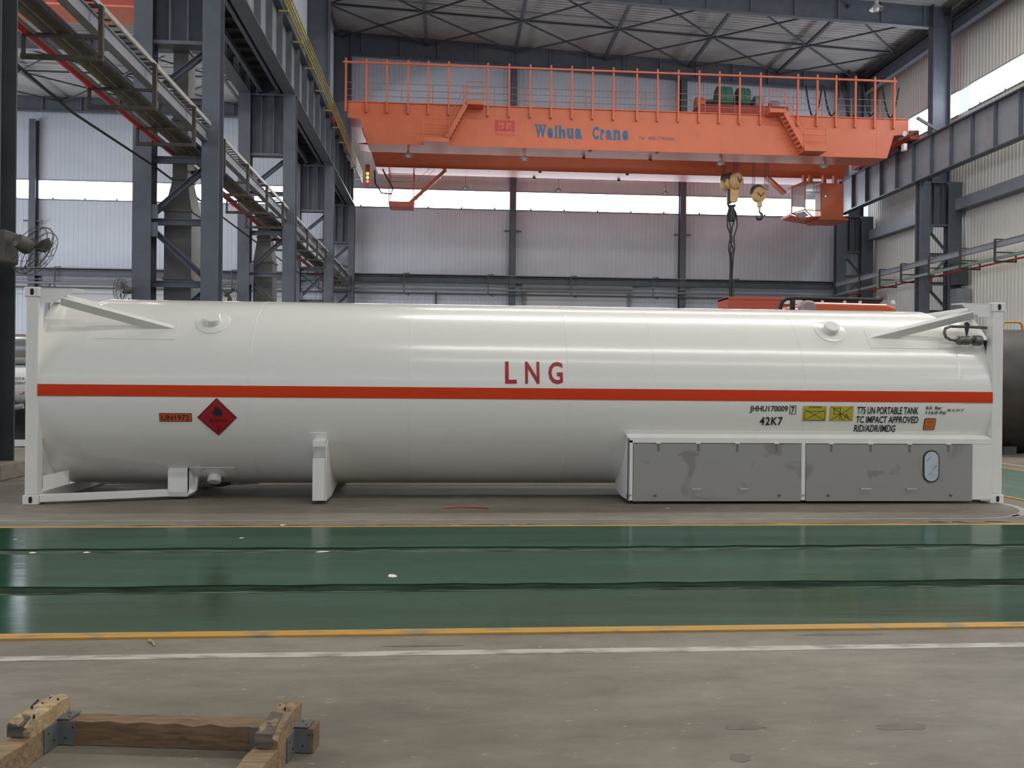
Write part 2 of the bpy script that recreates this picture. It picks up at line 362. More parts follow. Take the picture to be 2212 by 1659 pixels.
def ribbon(path, wd, z0, z1):
    mb = MB(); vs = []; n = len(path)
    for i, p in enumerate(path):
        a = Vector((*path[max(i-1, 0)], 0)); b = Vector((*path[min(i+1, n-1)], 0)); d = (b-a).normalized(); s = Vector((-d.y, d.x, 0))*wd/2; q = Vector((*p, 0))
        vs += [(*(q-s).xy, z0), (*(q+s).xy, z0), (*(q+s).xy, z1), (*(q-s).xy, z1)]
    fs = []
    for i in range(n-1):
        k = 4*i
        for a, b in ((0, 1), (1, 2), (2, 3), (3, 0)): fs.append((k+a, k+b, k+4+b, k+4+a))
    return mb.add(vs, fs+[(0, 3, 2, 1), (4*n-4, 4*n-3, 4*n-2, 4*n-1)])
corner = arc(11.15, -0.16, 1.5, -90, 0)
struct(ribbon([(-14, -1.66), (0, -1.66), (8, -1.66)]+corner+[(12.65, 20), (12.65, 49.5)], 0.08, 0, 0.0115).build('trim_10', 'yellow_line'), 'thin yellow border line on the far side of the green aisle, turning back right of the container')
struct(MB().prism([(x+0.02, y-0.02, 0) for x, y in corner]+[(12.67, 49.5, 0), (15.25, 49.5, 0), (15.25, -1.70, 0)], (0, 0, T)).build('trim_11', 'green_sheen'), 'green epoxy aisle running back to the right of the container, grazing reflection in its colour')
struct(ribbon([(15.29, -1.6), (15.29, 49.5)], 0.08, 0, 0.0115).build('trim_12', 'yellow_line'), 'yellow border on the right of the cross aisle')
struct(ribbon([(15.95, -1.6), (15.95, 49.5)], 0.08, 0, 0.003).build('trim_13', 'white_line'), 'white line to the right of the cross aisle')
wc = arc(11.0, -0.02, 1.19, -90, -12)
struct(ribbon([(-14, -1.21), (0, -1.21), (9.5, -1.21)]+wc[:9], 0.045, 0, 0.003).build('trim_14', 'white_line_thin'), 'thin white line on the concrete just in front of the container')
struct(ribbon(wc[6:]+[(12.17, 0.6), (12.16, 3.5)], 0.09, 0, 0.003).build('trim_15', 'white_line'), 'white line curving back around the right end of the container')
mb = MB()
rnd = random.Random(5)
for i in range(70):
    x = rnd.uniform(1.5, 12); L = rnd.uniform(0.06, 0.5); y = -1.545+rnd.uniform(-0.02, 0.02)
    mb.prism([(x, y, 0), (x+L*0.5, y-rnd.uniform(0.004, 0.02), 0), (x+L, y+rnd.uniform(-0.006, 0.006), 0), (x+L*0.4, y+rnd.uniform(0.004, 0.016), 0)], (0, 0, 0.002))
for x, L in ((10.35, 0.22), (10.62, 0.16), (11.0, 0.3)):
    mb.prism([(x, -1.44, 0), (x+L*.5, -1.47, 0), (x+L, -1.46, 0), (x+L*.6, -1.42, 0), (x+L*.2, -1.41, 0)], (0, 0, 0.003))
struct(mb.build('trim_16', 'crack'), 'dark flaking crack along the far yellow line')

# oil stains with outlines of their own
rnd = random.Random(21)
for i, (sx, sy, sl, sw) in enumerate(((7.05, -6.98, 0.26, 0.10), (6.35, -6.95, 0.20, 0.07), (6.22, -7.25, 0.10, 0.08), (6.9, -7.6, 0.22, 0.05), (4.9, -5.72, 0.5, 0.03), (7.4, -5.6, 0.6, 0.05))):
    pts = [(sx+sl/2*rnd.uniform(.7, 1.1)*math.cos(q), sy+sw/2*rnd.uniform(.6, 1.15)*math.sin(q), 0.0) for q in [2*math.pi*j/16 for j in range(16)]]
    struct(MB().prism(pts, (0, 0, 0.0012)).build('trim_%d' % (17+i), 'stain'), 'dark oil stain on the concrete floor in front of the aisle')
# ---- walls of profiled sheet
def sheet(name, m, org, u, v, n, length, height, pitch, depth, label, rib=0.28):
    """sheet with raised ribs: org corner, u along, v up, n towards the room"""
    org, u, v, n = Vector(org), Vector(u), Vector(v), Vector(n); mb = MB(); prof = []; k = int(length/pitch)
    for i in range(k+1):
        a = i*pitch; prof += [(a, 0), (a+pitch*(1-rib), 0), (a+pitch*(1-rib*0.75), depth), (a+pitch*(1-rib*0.25), depth)]
    prof = [(min(a, length), d) for a, d in prof]
    vs = []
    for a, d in prof: vs += [org+u*a+n*d, org+u*a+n*d+v*height]
    mb.add(vs, [(2*i, 2*i+2, 2*i+3, 2*i+1) for i in range(len(prof)-1)])
    return mb
def wall(name, m, pieces, label):
    mb = MB()
    for p in pieces: q = sheet(name, m, *p, label); mb.add(q.v, q.f)
    return struct(mb.build(name, m), label)
ZW0, ZW1 = 13.66, 14.90
ux, uy, uz = (1, 0, 0), (0, 1, 0), (0, 0, 1)
wall('wall_back', 'wall', [((XL, YB, 0), ux, uz, (0, -1, 0), XR-XL, ZW0, 0.30, 0.012), ((XL, YB, ZW1), ux, uz, (0, -1, 0), XR-XL, 26.5-ZW1, 0.30, 0.012)], 'white ribbed sheet end wall of the hall')
wall('wall_right', 'wall_side', [((XR, YF, 0), uy, uz, (-1, 0, 0), YB-YF, 17.75, 0.30, 0.035), ((XR, YF, 19.15), uy, uz, (-1, 0, 0), YB-YF, 6, 0.30, 0.035)], 'cream ribbed sheet side wall on the right')
wall('wall_left', 'wall', [((XL, YF, 0), uy, uz, (1, 0, 0), YB-YF, 3.0, 0.30, 0.03), ((XL, YF, 8.0), uy, uz, (1, 0, 0), YB-YF, 13, 0.30, 0.03)], 'far side wall of the left bay')
wall('wall_front', 'wall', [((XL, YF, 0), ux, uz, (0, 1, 0), XR-XL, ZW0, 0.30, 0.022), ((XL, YF, ZW0+0.4), ux, uz, (0, 1, 0), XR-XL, 26.5-ZW0-0.4, 0.30, 0.022)], 'end wall of the hall behind the viewer')
mb = MB(); q = sheet('', 'wall', (-3.0, YF, 20.4), uy, uz, (1, 0, 0), YB-YF, 5.4, 0.30, 0.03, ''); mb.add(q.v, q.f)
struct(mb.build('wall_upper', 'wall'), 'upper sheet wall between the high bay and the lower left bay')
# ---- roofs
mb = MB()
xs = [-3.0, XR]; vs = []; fs = []
n = int((YB-YF)/0.35)
for i in range(n+1):
    for a, d in ((0, 0), (0.24, 0), (0.26, 0.03), (0.33, 0.03)):
        y = YF+i*0.35+a
        for x in xs: vs.append((x, y, roof_z(x)+d))
fs = [(2*i, 2*i+1, 2*i+3, 2*i+2) for i in range(len(vs)//2-1)]
struct(MB().add(vs, fs).build('ceiling', 'roof'), 'pale sheet roof of the main bay')
vs = [(x, y, 20.45+d) for i in range(n+1) for (y, d) in ((YF+i*0.35+a, dd) for a, dd in ((0, 0), (0.24, 0), (0.26, 0.03), (0.33, 0.03))) for x in (XL, -3.0)]
struct(MB().add(vs, [(2*i, 2*i+1, 2*i+3, 2*i+2) for i in range(len(vs)//2-1)]).build('ceiling', 'roof'), 'pale sheet roof of the lower left bay')
# ---- roof lights: translucent sheets across the slope
k = 1
def rooflight(x0, x1, y0, y1, left=False):
    global k
    z = (lambda x: 20.43) if left else (lambda x: roof_z(x)-0.02)
    o = MB().add([(x0, y0, z(x0)), (x1, y0, z(x1)), (x1, y1, z(x1)), (x0, y1, z(x0))], [(0, 1, 2, 3)]).build('window_%d' % k, 'rooflight'); k += 1
    struct(o, 'unseen translucent roof light strip above the '+('left' if left else 'main')+' bay')
for y, wd in ((-25.0, 0.5), (-13.9, 0.95), (9.6, 1.4), (25.8, 0.65)): rooflight(3.4, 33.0, y, y+wd)  # frontmost strip added as fill, widths balanced by the light they give
for y in (9.6, 25.8): rooflight(-36.0, -8.0, y, y+1.2, True)  # unseen strips added to light the left bay
# ---- strip windows
GCOL = [-34.6, -22.9, -12.2, -2.4, 9.41, 21.48, 33.6]      # wind columns on the end wall
def strip_window(p0, p1, z0, z1, label, n_m):
    """one glazed band: bright pane, top and bottom rail, small clips"""
    global k
    p0, p1 = Vector(p0), Vector(p1); d = (p1-p0)
    root = struct(MB().add([p0+V(0, 0, z0), p1+V(0, 0, z0), p1+V(0, 0, z1), p0+V(0, 0, z1)], [(0, 1, 2, 3)]).build('window_%d' % k, 'daylight'), label); k += 1
    nn = Vector(n_m)
    for z in (z0-0.03, z1+0.03):
        MB().bar(p0+nn*0.06+V(0, 0, z), p1+nn*0.06+V(0, 0, z), 0.08, 0.07).build('window_rail', 'steel_light', root)
    c = None; num = int(d.length/2.0)
    for i in range(num):
        q = p0+d*((i+0.5)/num)+nn*0.07
        if c is None: c = MB().box(q.x-0.06, q.x+0.06, q.y-0.05, q.y+0.05, q.z+z0-0.02, q.z+z0+0.10).build('clip', 'steel_light', root); q0 = q
        else: rep(c, [q-q0])
    return root
names = ['far left', 'left', 'left of centre', 'left part of the centre', 'middle', 'right of centre', 'right']
for i in range(len(GCOL)-1):
    strip_window((GCOL[i]+0.1, YB+0.02, 0), (GCOL[i+1]-0.1, YB+0.02, 0), ZW0, ZW1,
                 ['strip window at the far left of the end wall', 'glowing strip window on the end wall left of the lattice columns', 'strip window on the end wall behind the lattice columns',
                  'bright strip window on the end wall left of the first wind column', 'bright strip window on the end wall between the two wind columns', 'bright strip window on the end wall behind the crane hooks and cab'][i], (0, -1, 0))
for a, b in ((YF+1, 14.2), (14.6, 26.2), (26.6, 37.9), (38.9, 49.6)):
    strip_window((XR+0.02, a, 0), (XR+0.02, b, 0), 17.75, 19.15, 'strip window high on the right wall, '+('behind the tall grey column' if b > 40 else 'right of the tall grey column' if b > 30 else 'beyond the right edge of the picture'), (-1, 0, 0))
for a, b in ((-24, -12.4), (-12, 2), (2.4, 14), (14.4, 26), (26.4, 36)):  # unseen windows added and sized to brighten the right and end walls
    strip_window((XL-0.02, b, 0), (XL-0.02, a, 0), 3.0, 8.0, 'unseen tall side window added to the left bay for its light', (1, 0, 0))
for a, b in ((-37, -4), (-1, 15), (16, 34)):
    strip_window((b, YF-0.02, 0), (a, YF-0.02, 0), ZW0, ZW0+0.4, 'strip window in the wall behind the viewer', (0, 1, 0))
# ---- roller doors on the end wall
def roller_door(idx, x0, x1, z1, label):
    d = MB(); zs = frange(0.05, z1, 0.12); vs = []
    for i, z in enumerate(zs): vs += [(x0, YB-0.10-(0.03 if i % 2 else 0), z), (x1, YB-0.10-(0.03 if i % 2 else 0), z)]
    o = d.add(vs, [(2*i, 2*i+1, 2*i+3, 2*i+2) for i in range(len(zs)-1)]).build('door_%d' % idx, 'door'); struct(o, label)
    for x in (x0-0.12, x1+0.12): MB().box(x-0.12, x+0.12, YB-0.22, YB-0.03, 0, z1+0.1).build('door_rail', 'steel_light', o)
    MB().box(x0-0.3, x1+0.3, YB-0.5, YB-0.03, z1, z1+0.45).build('door_hood', 'steel_light', o)
    return o
roller_door(1, 10.4, 17.6, 8.0, 'pale ribbed roller door on the end wall behind the container')
roller_door(2, -21.9, -13.3, 8.0, 'pale ribbed roller door at the end of the left bay')
roller_door(3, -11.5, -5.5, 8.0, 'pale ribbed roller door behind the lattice columns')

# ================================================================== STEELWORK
def hleg(x0, x1, y0, y1, z0, z1, tf=0.03, tw=0.03):
    xm = (x0+x1)/2
    return MB().box(x0, x1, y0, y0+tf, z0, z1).box(x0, x1, y1-tf, y1, z0, z1).box(xm-tw/2, xm+tw/2, y0+tf, y1-tf, z0, z1)
ZB0, ZB1 = 13.50, 15.85        # runway beams: underside and top
def lattice_column(y0, la, lb, ra, rb, label, top, flip=False, levels=None, m='steel', pedestal=True):
    y1 = y0+0.5; ym = (y0+y1)/2
    t = thing('lattice_column', label, 'column', ((la+rb)/2, ym, 0), 'lattice crane columns')
    for a, b in ((la, lb), (ra, rb)):
        hleg(a, b, y0, y1, 0.25, ZB0).build('leg', m, t)
        MB().box(a-0.12, b+0.12, y0-0.14, y1+0.14, 0, 0.25).build('pedestal', 'pedestal', t, bevel=0.02)
    lv = levels or [0.8, 2.5, 4.2, 5.95, 7.7, 9.35, 10.98]
    gap = [(lb-0.03, ra+0.03)]
    for z in lv[:-1]:
        MB().ibeam((lb-0.02, ym, z), (ra+0.02, ym, z), 0.16, 0.18, 0.02, 0.02).build('crossbar', m, t)
    for i in range(len(lv)-1):
        z0, z1 = lv[i]+0.25, lv[i+1]-0.25
        up = (i % 2 == 1) != flip
        p, q = ((lb, ym, z1), (ra, ym, z0)) if not up else ((lb, ym, z0), (ra, ym, z1))
        if flip:
            for dz in (-0.07, 0.07):
                MB().bar((p[0], ym, p[2]+dz), (q[0], ym, q[2]+dz), 0.10, 0.05).build('diagonal', m, t)
        else:
            MB().ibeam(p, q, 0.18, 0.15, 0.02, 0.02).build('diagonal', m, t)
        # gusset plates at the feet of the diagonal
        gx = ra if (q[2] < p[2]) else lb
        MB().box(min(p[0], q[0])-0.02, min(p[0], q[0])+0.18, y0+0.02, y0+0.04, (p[2] if p[0] < q[0] else q[2])-0.2, (p[2] if p[0] < q[0] else q[2])+0.2).build('gusset', m, t)
    # shoulder: plated box with stiffeners carrying the runway beams
    sh = MB().box(lb, ra, ym+0.05, ym+0.11, 11.0, ZB0).box(lb, ra, y0+0.08, y1, 10.92, 11.02).box(lb, ra, y0+0.08, y1, ZB0-0.06, ZB0)
    o = sh.build('shoulder_plate', m, t)
    for x in ((lb+ra)/2-0.25, (lb+ra)/2+0.25):
        MB().box(x-0.015, x+0.015, y0+0.10, ym+0.05, 11.02, ZB0-0.06).build('stiffener', m, o)
    if top:
        xa, xb, zt = top
        u = MB().box(xa, xa+0.05, y0-0.02, y1+0.02, ZB0, zt).box(xb-0.05, xb, y0-0.02, y1+0.02, ZB0, zt).box(xa+0.05, xb-0.05, ym-0.02, ym+0.02, ZB0, zt)
        u.build('upper_column', m, t)
    return t
UL = (-3.05, -1.75, 25.4)
lattice_column(2.55, -3.85, -3.4, -2.03, -1.56, 'near dark lattice column at the left edge of the picture', (-3.1, -2.0, 25.4), m='steel_dark')  # near column's haze-free darkness put into a darker steel colour
lattice_column(14.15, -3.80, -3.29, -1.93, -1.45, 'tall grey lattice column behind the left part of the tank, nearest of the row behind it', UL)
lattice_column(26.1, -3.79, -3.30, -1.95, -1.45, 'second grey lattice column of the row behind the tank', UL)
lattice_column(38.0, -3.71, -3.25, -1.93, -1.44, 'third grey lattice column of the row behind the tank', UL)
lattice_column(48.9, -3.60, -3.15, -1.88, -1.46, 'last lattice column, in the left corner by the end wall', UL)
UR = (33.12, 34.22, 24.0)
lattice_column(38.0, 32.40, 33.05, 34.15, 34.98, 'grey lattice column in front of the cream right wall', UR, flip=True, levels=[0.9, 2.5, 4.2, 5.9, 7.55, 9.25, 10.95])
lattice_column(48.6, 32.30, 33.00, 34.10, 34.95, 'dark lattice column in the right corner by the end wall', UR, flip=True, levels=[0.9, 2.5, 4.2, 5.9, 7.55, 9.25, 10.95])

def runway(xc, y0, y1, label, side, pitch=1.92, ystart=48.2):
    t = thing('runway_beam', label, 'crane beam', (xc, (y0+y1)/2, ZB0), 'crane runway beams')
    MB().box(xc-0.25, xc+0.25, y0, y1, ZB0, ZB0+0.06).build('bottom_flange', 'steel', t)
    MB().box(xc-0.28, xc+0.28, y0, y1, ZB1-0.06, ZB1).build('top_flange', 'steel', t)
    MB().box(xc-0.012, xc+0.012, y0, y1, ZB0+0.06, ZB1-0.06).build('web', 'steel_light', t)
    MB().box(xc-0.035, xc+0.035, y0, y1, ZB1, ZB1+0.13).build('rail', 'metal', t)
    n = int((ystart-y0)/pitch)
    s = MB().box(xc-0.24, xc+0.24, ystart-0.015, ystart+0.015, ZB0+0.06, ZB1-0.06).build('stiffener', 'steel', t)
    rep(s, [(0, -pitch*i, 0) for i in range(1, n)])
    return t
runway(-1.70, 0.0, 49.6, 'long grey crane runway beam on the left lattice columns, main bay side', 1)
runway(-3.55, 0.0, 49.6, 'grey crane runway beam on the left lattice columns, left bay side', -1)
rb_ = runway(32.46, 10.0, 49.6, 'long grey stiffened crane runway beam along the right wall', -1)
# ribbed walkway deck between the two left runway beams, seen from below
t = thing('walkway_deck', 'dark ribbed walkway deck between the two left runway beams', 'walkway', (-2.45, 25, ZB0+0.5))
MB().box(-3.28, -1.97, 6.0, 49.4, ZB0+0.55, ZB0+0.58).build('deck_plate', 'steel_dark', t)
s = MB().box(-3.28, -1.97, 6.0, 6.06, ZB0+0.38, ZB0+0.55).build('rib', 'steel_dark', t)
rep(s, [(0, 0.9*i, 0) for i in range(1, 48)])
t = thing('surge_girder', 'flat grey bracing chord under the left runway beam', 'beam', (-2.0, 25, ZB0-0.1))
MB().ibeam((-2.16, 6, ZB0+0.16), (-2.16, 49.4, ZB0+0.16), 0.14, 0.20, 0.02, 0.02).build('chord', 'steel', t)
MB().ibeam((-2.9, 6, ZB0+0.16), (-2.9, 49.4, ZB0+0.16), 0.14, 0.20, 0.02, 0.02).build('chord', 'steel', t)
# yellow power conductor bars on brackets
t = thing('conductor_bars', 'four yellow conductor bars running along the left runway beam', 'conductor rail', (-0.95, 25, 15.4))
for i, z in enumerate((15.12, 15.34, 15.56, 15.78)):
    MB().box(-0.965, -0.925, 6, 49.0, z-0.03, z+0.03).build('bar', 'conductor', t)
b = MB().box(-1.28, -0.92, 7.0, 7.06, 15.0, 15.06).box(-0.99, -0.96, 7.0, 7.06, 15.0, 15.86).build('bracket', 'conductor', t)
rep(b, [(0, 2.9*i, 0) for i in range(1, 15)])

# wind columns and cross beam on the end wall
for x, lab in ((-22.9, 'slim blue grey wind column on the end wall of the left bay'), (9.41, 'blue grey wind column on the end wall left of the pale roller door'), (21.48, 'blue grey wind column on the end wall beside the crane sling')):
    t = thing('wind_column', lab, 'column', (x, YB-0.3, 0), 'end wall wind columns')
    hleg(x-0.22, x+0.22, YB-0.55, YB-0.05, 0, 18.9 if x < -3 else roof_z(x)-1.0).build('shaft', 'steel', t)
    MB().box(x-0.62, x+0.62, YB-0.40, YB-0.34, 12.05, 12.15).build('bracket_arm', 'steel', t)
t = thing('wall_girt', 'blue grey beam running across the end wall above the doors', 'beam', (5, YB-0.4, 8.6))
MB().ibeam((XL+1, YB-0.45, 8.62), (33, YB-0.45, 8.62), 0.35, 0.42, 0.04, 0.04).build('beam', 'steel', t)
MB().box(XL+1, 33, YB-0.75, YB-0.03, 8.90, 8.96).build('ledge', 'steel_light', t)
for z, r, lab, m in ((8.16, 0.035, 'thin pale pipe under the end wall beam', 'steel_light'), (7.92, 0.08, 'grey pipe under the end wall beam above the roller door', 'steel_light'), (7.62, 0.06, 'dark lower pipe along the end wall', 'steel')):
    o = MB().tube([(XL+1, YB-0.72, z), (32.5, YB-0.72, z)], r, 8).build('wall_pipe', m, smooth=True); tag(o, lab, 'pipe', 'end wall pipes')
t = thing('pipe_hangers', 'row of hook shaped pipe hangers on the end wall beam', 'pipe hanger', (5, YB-0.7, 8))
h = MB().tube([(-20.9, YB-0.75, 8.98), (-21.3, YB-0.75, 8.98), (-21.3, YB-0.75, 7.6), (-20.9, YB-0.75, 7.5)], 0.05, 6).build('hanger', 'steel', t)
rep(h, [(5.8*i, 0, 0) for i in range(1, 9)])
t = thing('drain_pipe', 'thin dark vertical pipe on the end wall left of the first wind column', 'pipe', (4.1, YB-0.2, 0))
MB().tube([(4.1, YB-0.15, 0), (4.1, YB-0.15, 7.8)], 0.06, 8).build('pipe', 'steel_dark', t, smooth=True)
for z in (5.9, 6.8): MB().box(4.0, 4.2, YB-0.24, YB-0.03, z, z+0.12).build('collar', 'steel_dark', t)

# roof rafters
def rafter(y, x0, x1, zt0, zt1, d0, d1, label):
    t = thing('roof_rafter', label, 'rafter', ((x0+x1)/2, y, (zt0+zt1)/2-1), 'roof rafters')
    MB().prism([(x0, y-0.02, zt0), (x1, y-0.02, zt1), (x1, y-0.02, zt1-d1), (x0, y-0.02, zt0-d0)], (0, 0.04, 0)).build('web', 'steel', t)
    MB().bar((x0, y, zt0-d0), (x1, y, zt1-d1), 0.35, 0.05).build('flange', 'steel', t)
    n = int((x1-x0)/2.5)
    for i in range(n):
        f = (i+0.5)/n; x = x0+(x1-x0)*f; z = zt0+(zt1-zt0)*f; d = d0+(d1-d0)*f
        MB().box(x-0.012, x+0.012, y-0.16, y+0.16, z-d, z-0.05).build('stiffener', 'steel_light', t)
for y, lab in ((49.45, 'dark roof rafter along the top of the end wall'), (38.35, 'dark roof rafter crossing the top right of the picture')):
    rafter(y, -2.4, 34.0, roof_z(-2.4), roof_z(34.0), 1.5, 1.25, lab)
for y, lab in ((49.45, 'dark rafter at the top of the end wall of the left bay'), (38.3, 'dark rafter under the left bay roof in front of the end wall')):
    rafter(y, XL+0.5, -3.4, 20.4, 20.4, 0.95, 0.95, lab)
# roof bracing
t = thing('roof_bracing', 'star shaped grid of thin dark roof braces above the crane', 'roof brace', (15, 44, 24))
NX = [-2.7, 3.3, 9.45, 15.7, 21.8, 28.1, 34.0]
def rz(x): return roof_z(x)-0.42
for i, x in enumerate(NX):
    MB().bar((x, 38.1, rz(x)), (x, 49.4, rz(x)), 0.20, 0.16).build('purlin', 'steel_dark', t)
    if i < len(NX)-1:
        x2 = NX[i+1]
        MB().bar((x, 44.1, rz(x)-0.02), (x2, 44.1, rz(x2)-0.02), 0.12, 0.12).build('tie_bar', 'steel_dark', t)
        for ya, yb in ((38.3, 44.1), (44.1, 49.3)):
            MB().bar((x, ya, rz(x)-0.05), (x2, yb, rz(x2)-0.05), 0.09, 0.09).build('diagonal', 'steel_dark', t)
            MB().bar((x, yb, rz(x)-0.10), (x2, ya, rz(x2)-0.10), 0.09, 0.09).build('diagonal', 'steel_dark', t)
t = thing('roof_bracing', 'thin dark roof braces under the left bay roof', 'roof brace', (-20, 44, 20))
for i in range(6):
    x, x2 = -39+6*i, -33+6*i
    MB().bar((x, 37.8, 20.1), (x, 49.4, 20.1), 0.16, 0.14).build('purlin', 'steel_dark', t)
    MB().bar((x, 43.6, 20.08), (x2, 43.6, 20.08), 0.10, 0.10).build('tie_bar', 'steel_dark', t)
    for ya, yb in ((37.9, 43.6), (43.6, 49.3)):
        MB().bar((x, ya, 20.05), (x2, yb, 20.05), 0.08, 0.08).build('diagonal', 'steel_dark', t)
        MB().bar((x, yb, 20.0), (x2, ya, 20.0), 0.08, 0.08).build('diagonal', 'steel_dark', t)
# eaves beams high along the right wall, and the ledge beam half way up
for x, z, lab in ((34.85, 23.15, 'upper dark eaves beam where the roof meets the right wall'), (34.35, 22.55, 'lower dark eaves beam along the right wall')):
    o = MB().ibeam((x, 8, z), (x, 49.4, z), 0.4, 0.75, 0.05, 0.05).build('eaves_beam', 'steel'); tag(o, lab, 'beam', 'eaves beams')
t = thing('ledge_beam', 'grey channel ledge running along the middle of the right wall', 'beam', (34.75, 30, 12.1))
MB().box(34.55, 34.62, 12, 48.5, 11.85, 12.45).build('channel_web', 'steel_light', t)
MB().box(34.55, 35.25, 12, 48.5, 12.45, 12.50).build('channel_flange', 'steel_light', t)
MB().box(34.55, 34.95, 12, 48.5, 11.80, 11.85).build('channel_flange', 'steel', t)

# ================================================================== PIPE RACKS
def pipe_rack(label, hx0, hx1, ys, z0, z1, zm, side):
    """square hanger frames strung along Y"""
    t = thing('pipe_rack', label, 'pipe rack', ((hx0+hx1)/2, ys[0], z0), 'pipe racks')
    y = ys[0]; xi, xo = (hx1, hx0) if side > 0 else (hx0, hx1)
    f = MB().bar((xi, y, z0), (xi, y, z1), 0.085, 0.085).bar((hx0-0.04, y, z0), (hx1+0.04, y, z0), 0.085, 0.085).bar((hx0, y, zm), (hx1, y, zm), 0.06, 0.06) \
        .bar((xo, y, z0), (xo, y, zm), 0.06, 0.06).bar((xi, y, z1), (xi-(0.55 if side > 0 else -0.55), y, z1), 0.06, 0.06).build('hanger_frame', 'rack_brown', t)
    rep(f, [(0, yy-y, 0) for yy in ys[1:]])
    return t
LY = [3.3+3.0*i for i in range(16)]
rk = pipe_rack('brown hanger frames of the long pipe rack sloping across the upper left', -3.02, -1.60, LY, 7.58, 8.58, 7.99, 1)
o = MB().ibeam((-1.86, 3, 8.36), (-1.86, 48.8, 8.36), 0.20, 0.30, 0.025, 0.12).build('support_beam', 'steel_light', rk)
o = MB().tube([(-2.98, 2.8, 8.08), (-2.98, 47.5, 8.08)], 0.10, 12).build('red_pipe', 'pipe_red', smooth=True); tag(o, 'red pipe on the left pipe rack', 'pipe', 'rack pipes')
c = MB()
for y in (9.1, 15.4, 22.1, 28.6): c.lathe((-2.98, y, 8.08), (0, 1, 0), [(0.10, 0), (0.12, 0.01), (0.12, 0.10), (0.10, 0.11)], 12)
c.build('pipe_coupling', 'pipe_red', o, smooth=True)
for x, z, r, m, lab in ((-2.62, 8.12, 0.10, 'rack_beige', 'dusty beige pipe beside the red pipe on the left rack'), (-2.36, 8.14, 0.11, 'rack_brown', 'dark brown pipe in the middle of the left rack'),
                        (-2.80, 8.02, 0.035, 'pipe_green', 'thin grey green pipe next to the red pipe on the left rack'), (-2.08, 8.06, 0.03, 'steel_dark', 'thin dark conduit on the inner side of the left rack')):
    o = MB().tube([(x, 2.8, z), (x, 48.3, z)], r, 10).build('pipe', m, smooth=True); tag(o, lab, 'pipe', 'rack pipes')
t = thing('cable_ladder', 'pale cable ladder along the top of the left pipe rack', 'cable tray', (-1.7, 25, 8.65))
MB().box(-1.71, -1.66, 3, 48.4, 8.62, 8.72).build('side_rail', 'tray', t); MB().box(-2.05, -2.0, 3, 48.4, 8.62, 8.72).build('side_rail', 'rack_brown', t)
g = MB().box(-2.0, -1.71, 3.2, 3.24, 8.64, 8.67).build('rung', 'rack_brown', t); rep(g, [(0, 0.3*i, 0) for i in range(1, 150)])
o = MB().tube([(-3.25, 2.5, 7.75), (-3.25, 9, 7.35), (-3.2, 14, 7.45), (-3.2, 26, 7.4), (-3.2, 47, 7.4)], 0.03, 6).build('cable', 'rubber', smooth=True); tag(o, 'black cable sagging below the left pipe rack', 'cable')
RY = [29.0+2.9*i-0.3 for i in range(7)]
rk = pipe_rack('dark hanger frames of the pipe rack along the right wall', 32.05, 33.15, [30.46, 33.4, 36.4, 39.4, 42.0, 44.7], 7.75, 8.85, 8.2, -1)
MB().ibeam((32.25, 24, 8.62), (32.25, 48.5, 8.62), 0.18, 0.30, 0.025, 0.10).build('support_beam', 'steel_light', rk)
for x, z, r, m, lab in ((33.0, 7.86, 0.05, 'pipe_red', 'thin red pipe under the right pipe rack'), (32.45, 8.0, 0.06, 'pipe_green', 'pale green pipe on the right pipe rack'),
                        (32.65, 8.05, 0.05, 'steel_light', 'grey pipe beside the pale green pipe on the right rack'), (32.12, 7.86, 0.05, 'pipe_green', 'lowest pale pipe on the front of the right rack')):
    o = MB().tube([(x, 22, z), (x, 48.5, z)], r, 10).build('pipe', m, smooth=True); tag(o, lab, 'pipe', 'rack pipes')
# electrical boxes behind the right lattice column
o = MB().box(34.25, 34.95, 37.3, 38.01, 7.4, 8.7).build('switch_box', 'steel_dark', bevel=0.02); tag(o, 'dark grey switch box on the back leg of the right lattice column', 'electric box')
o = MB().box(34.3, 35.15, 37.3, 38.01, 5.7, 7.2).build('switch_box', 'steel_light', bevel=0.02); tag(o, 'pale grey cabinet low behind the right lattice column', 'electric box')

# ================================================================== DUCTS
def duct(y, x0, x1, zs, label, hw=0.0):
    """square sheet metal riser: (z, inset) sections with flanges"""
    d = 1.0; t = thing('air_duct', label, 'duct', ((x0+x1)/2, y+d/2, 0), 'air ducts')
    def sec(i): return [(x0+i, y+i, 0), (x1-i, y+i, 0), (x1-i, y+d-i, 0), (x0+i, y+d-i, 0)]
    for (za, ia), (zb, ib) in zip(zs[:-1], zs[1:]):
        a, b = sec(ia), sec(ib)
        MB().add([(p[0], p[1], za) for p in a]+[(p[0], p[1], zb) for p in b], [(0, 1, 5, 4), (1, 2, 6, 5), (2, 3, 7, 6), (3, 0, 4, 7), (3, 2, 1, 0), (4, 5, 6, 7)]).build('duct_section', 'duct', t)
        i = ib; p = sec(i-0.04)
        MB().box(p[0][0], p[2][0], p[0][1], p[2][1], zb-0.03, zb+0.03).build('flange', 'duct', t)
duct(14.75, -3.12, -2.36, [(0, 0), (2.5, 0), (4.4, 0), (6.35, 0), (7.3, 0.17), (9.0, 0.17), (11.0, 0.17)], 'grey sheet metal duct with a tapered neck between the legs of the nearest lattice column')
duct(26.75, -3.28, -2.48, [(0, 0), (3.0, 0), (6.1, 0), (6.55, 0), (7.62, 0.14), (8.1, 0.14), (8.65, 0.05)], 'grey sheet metal duct with a flared top between the legs of the second lattice column')

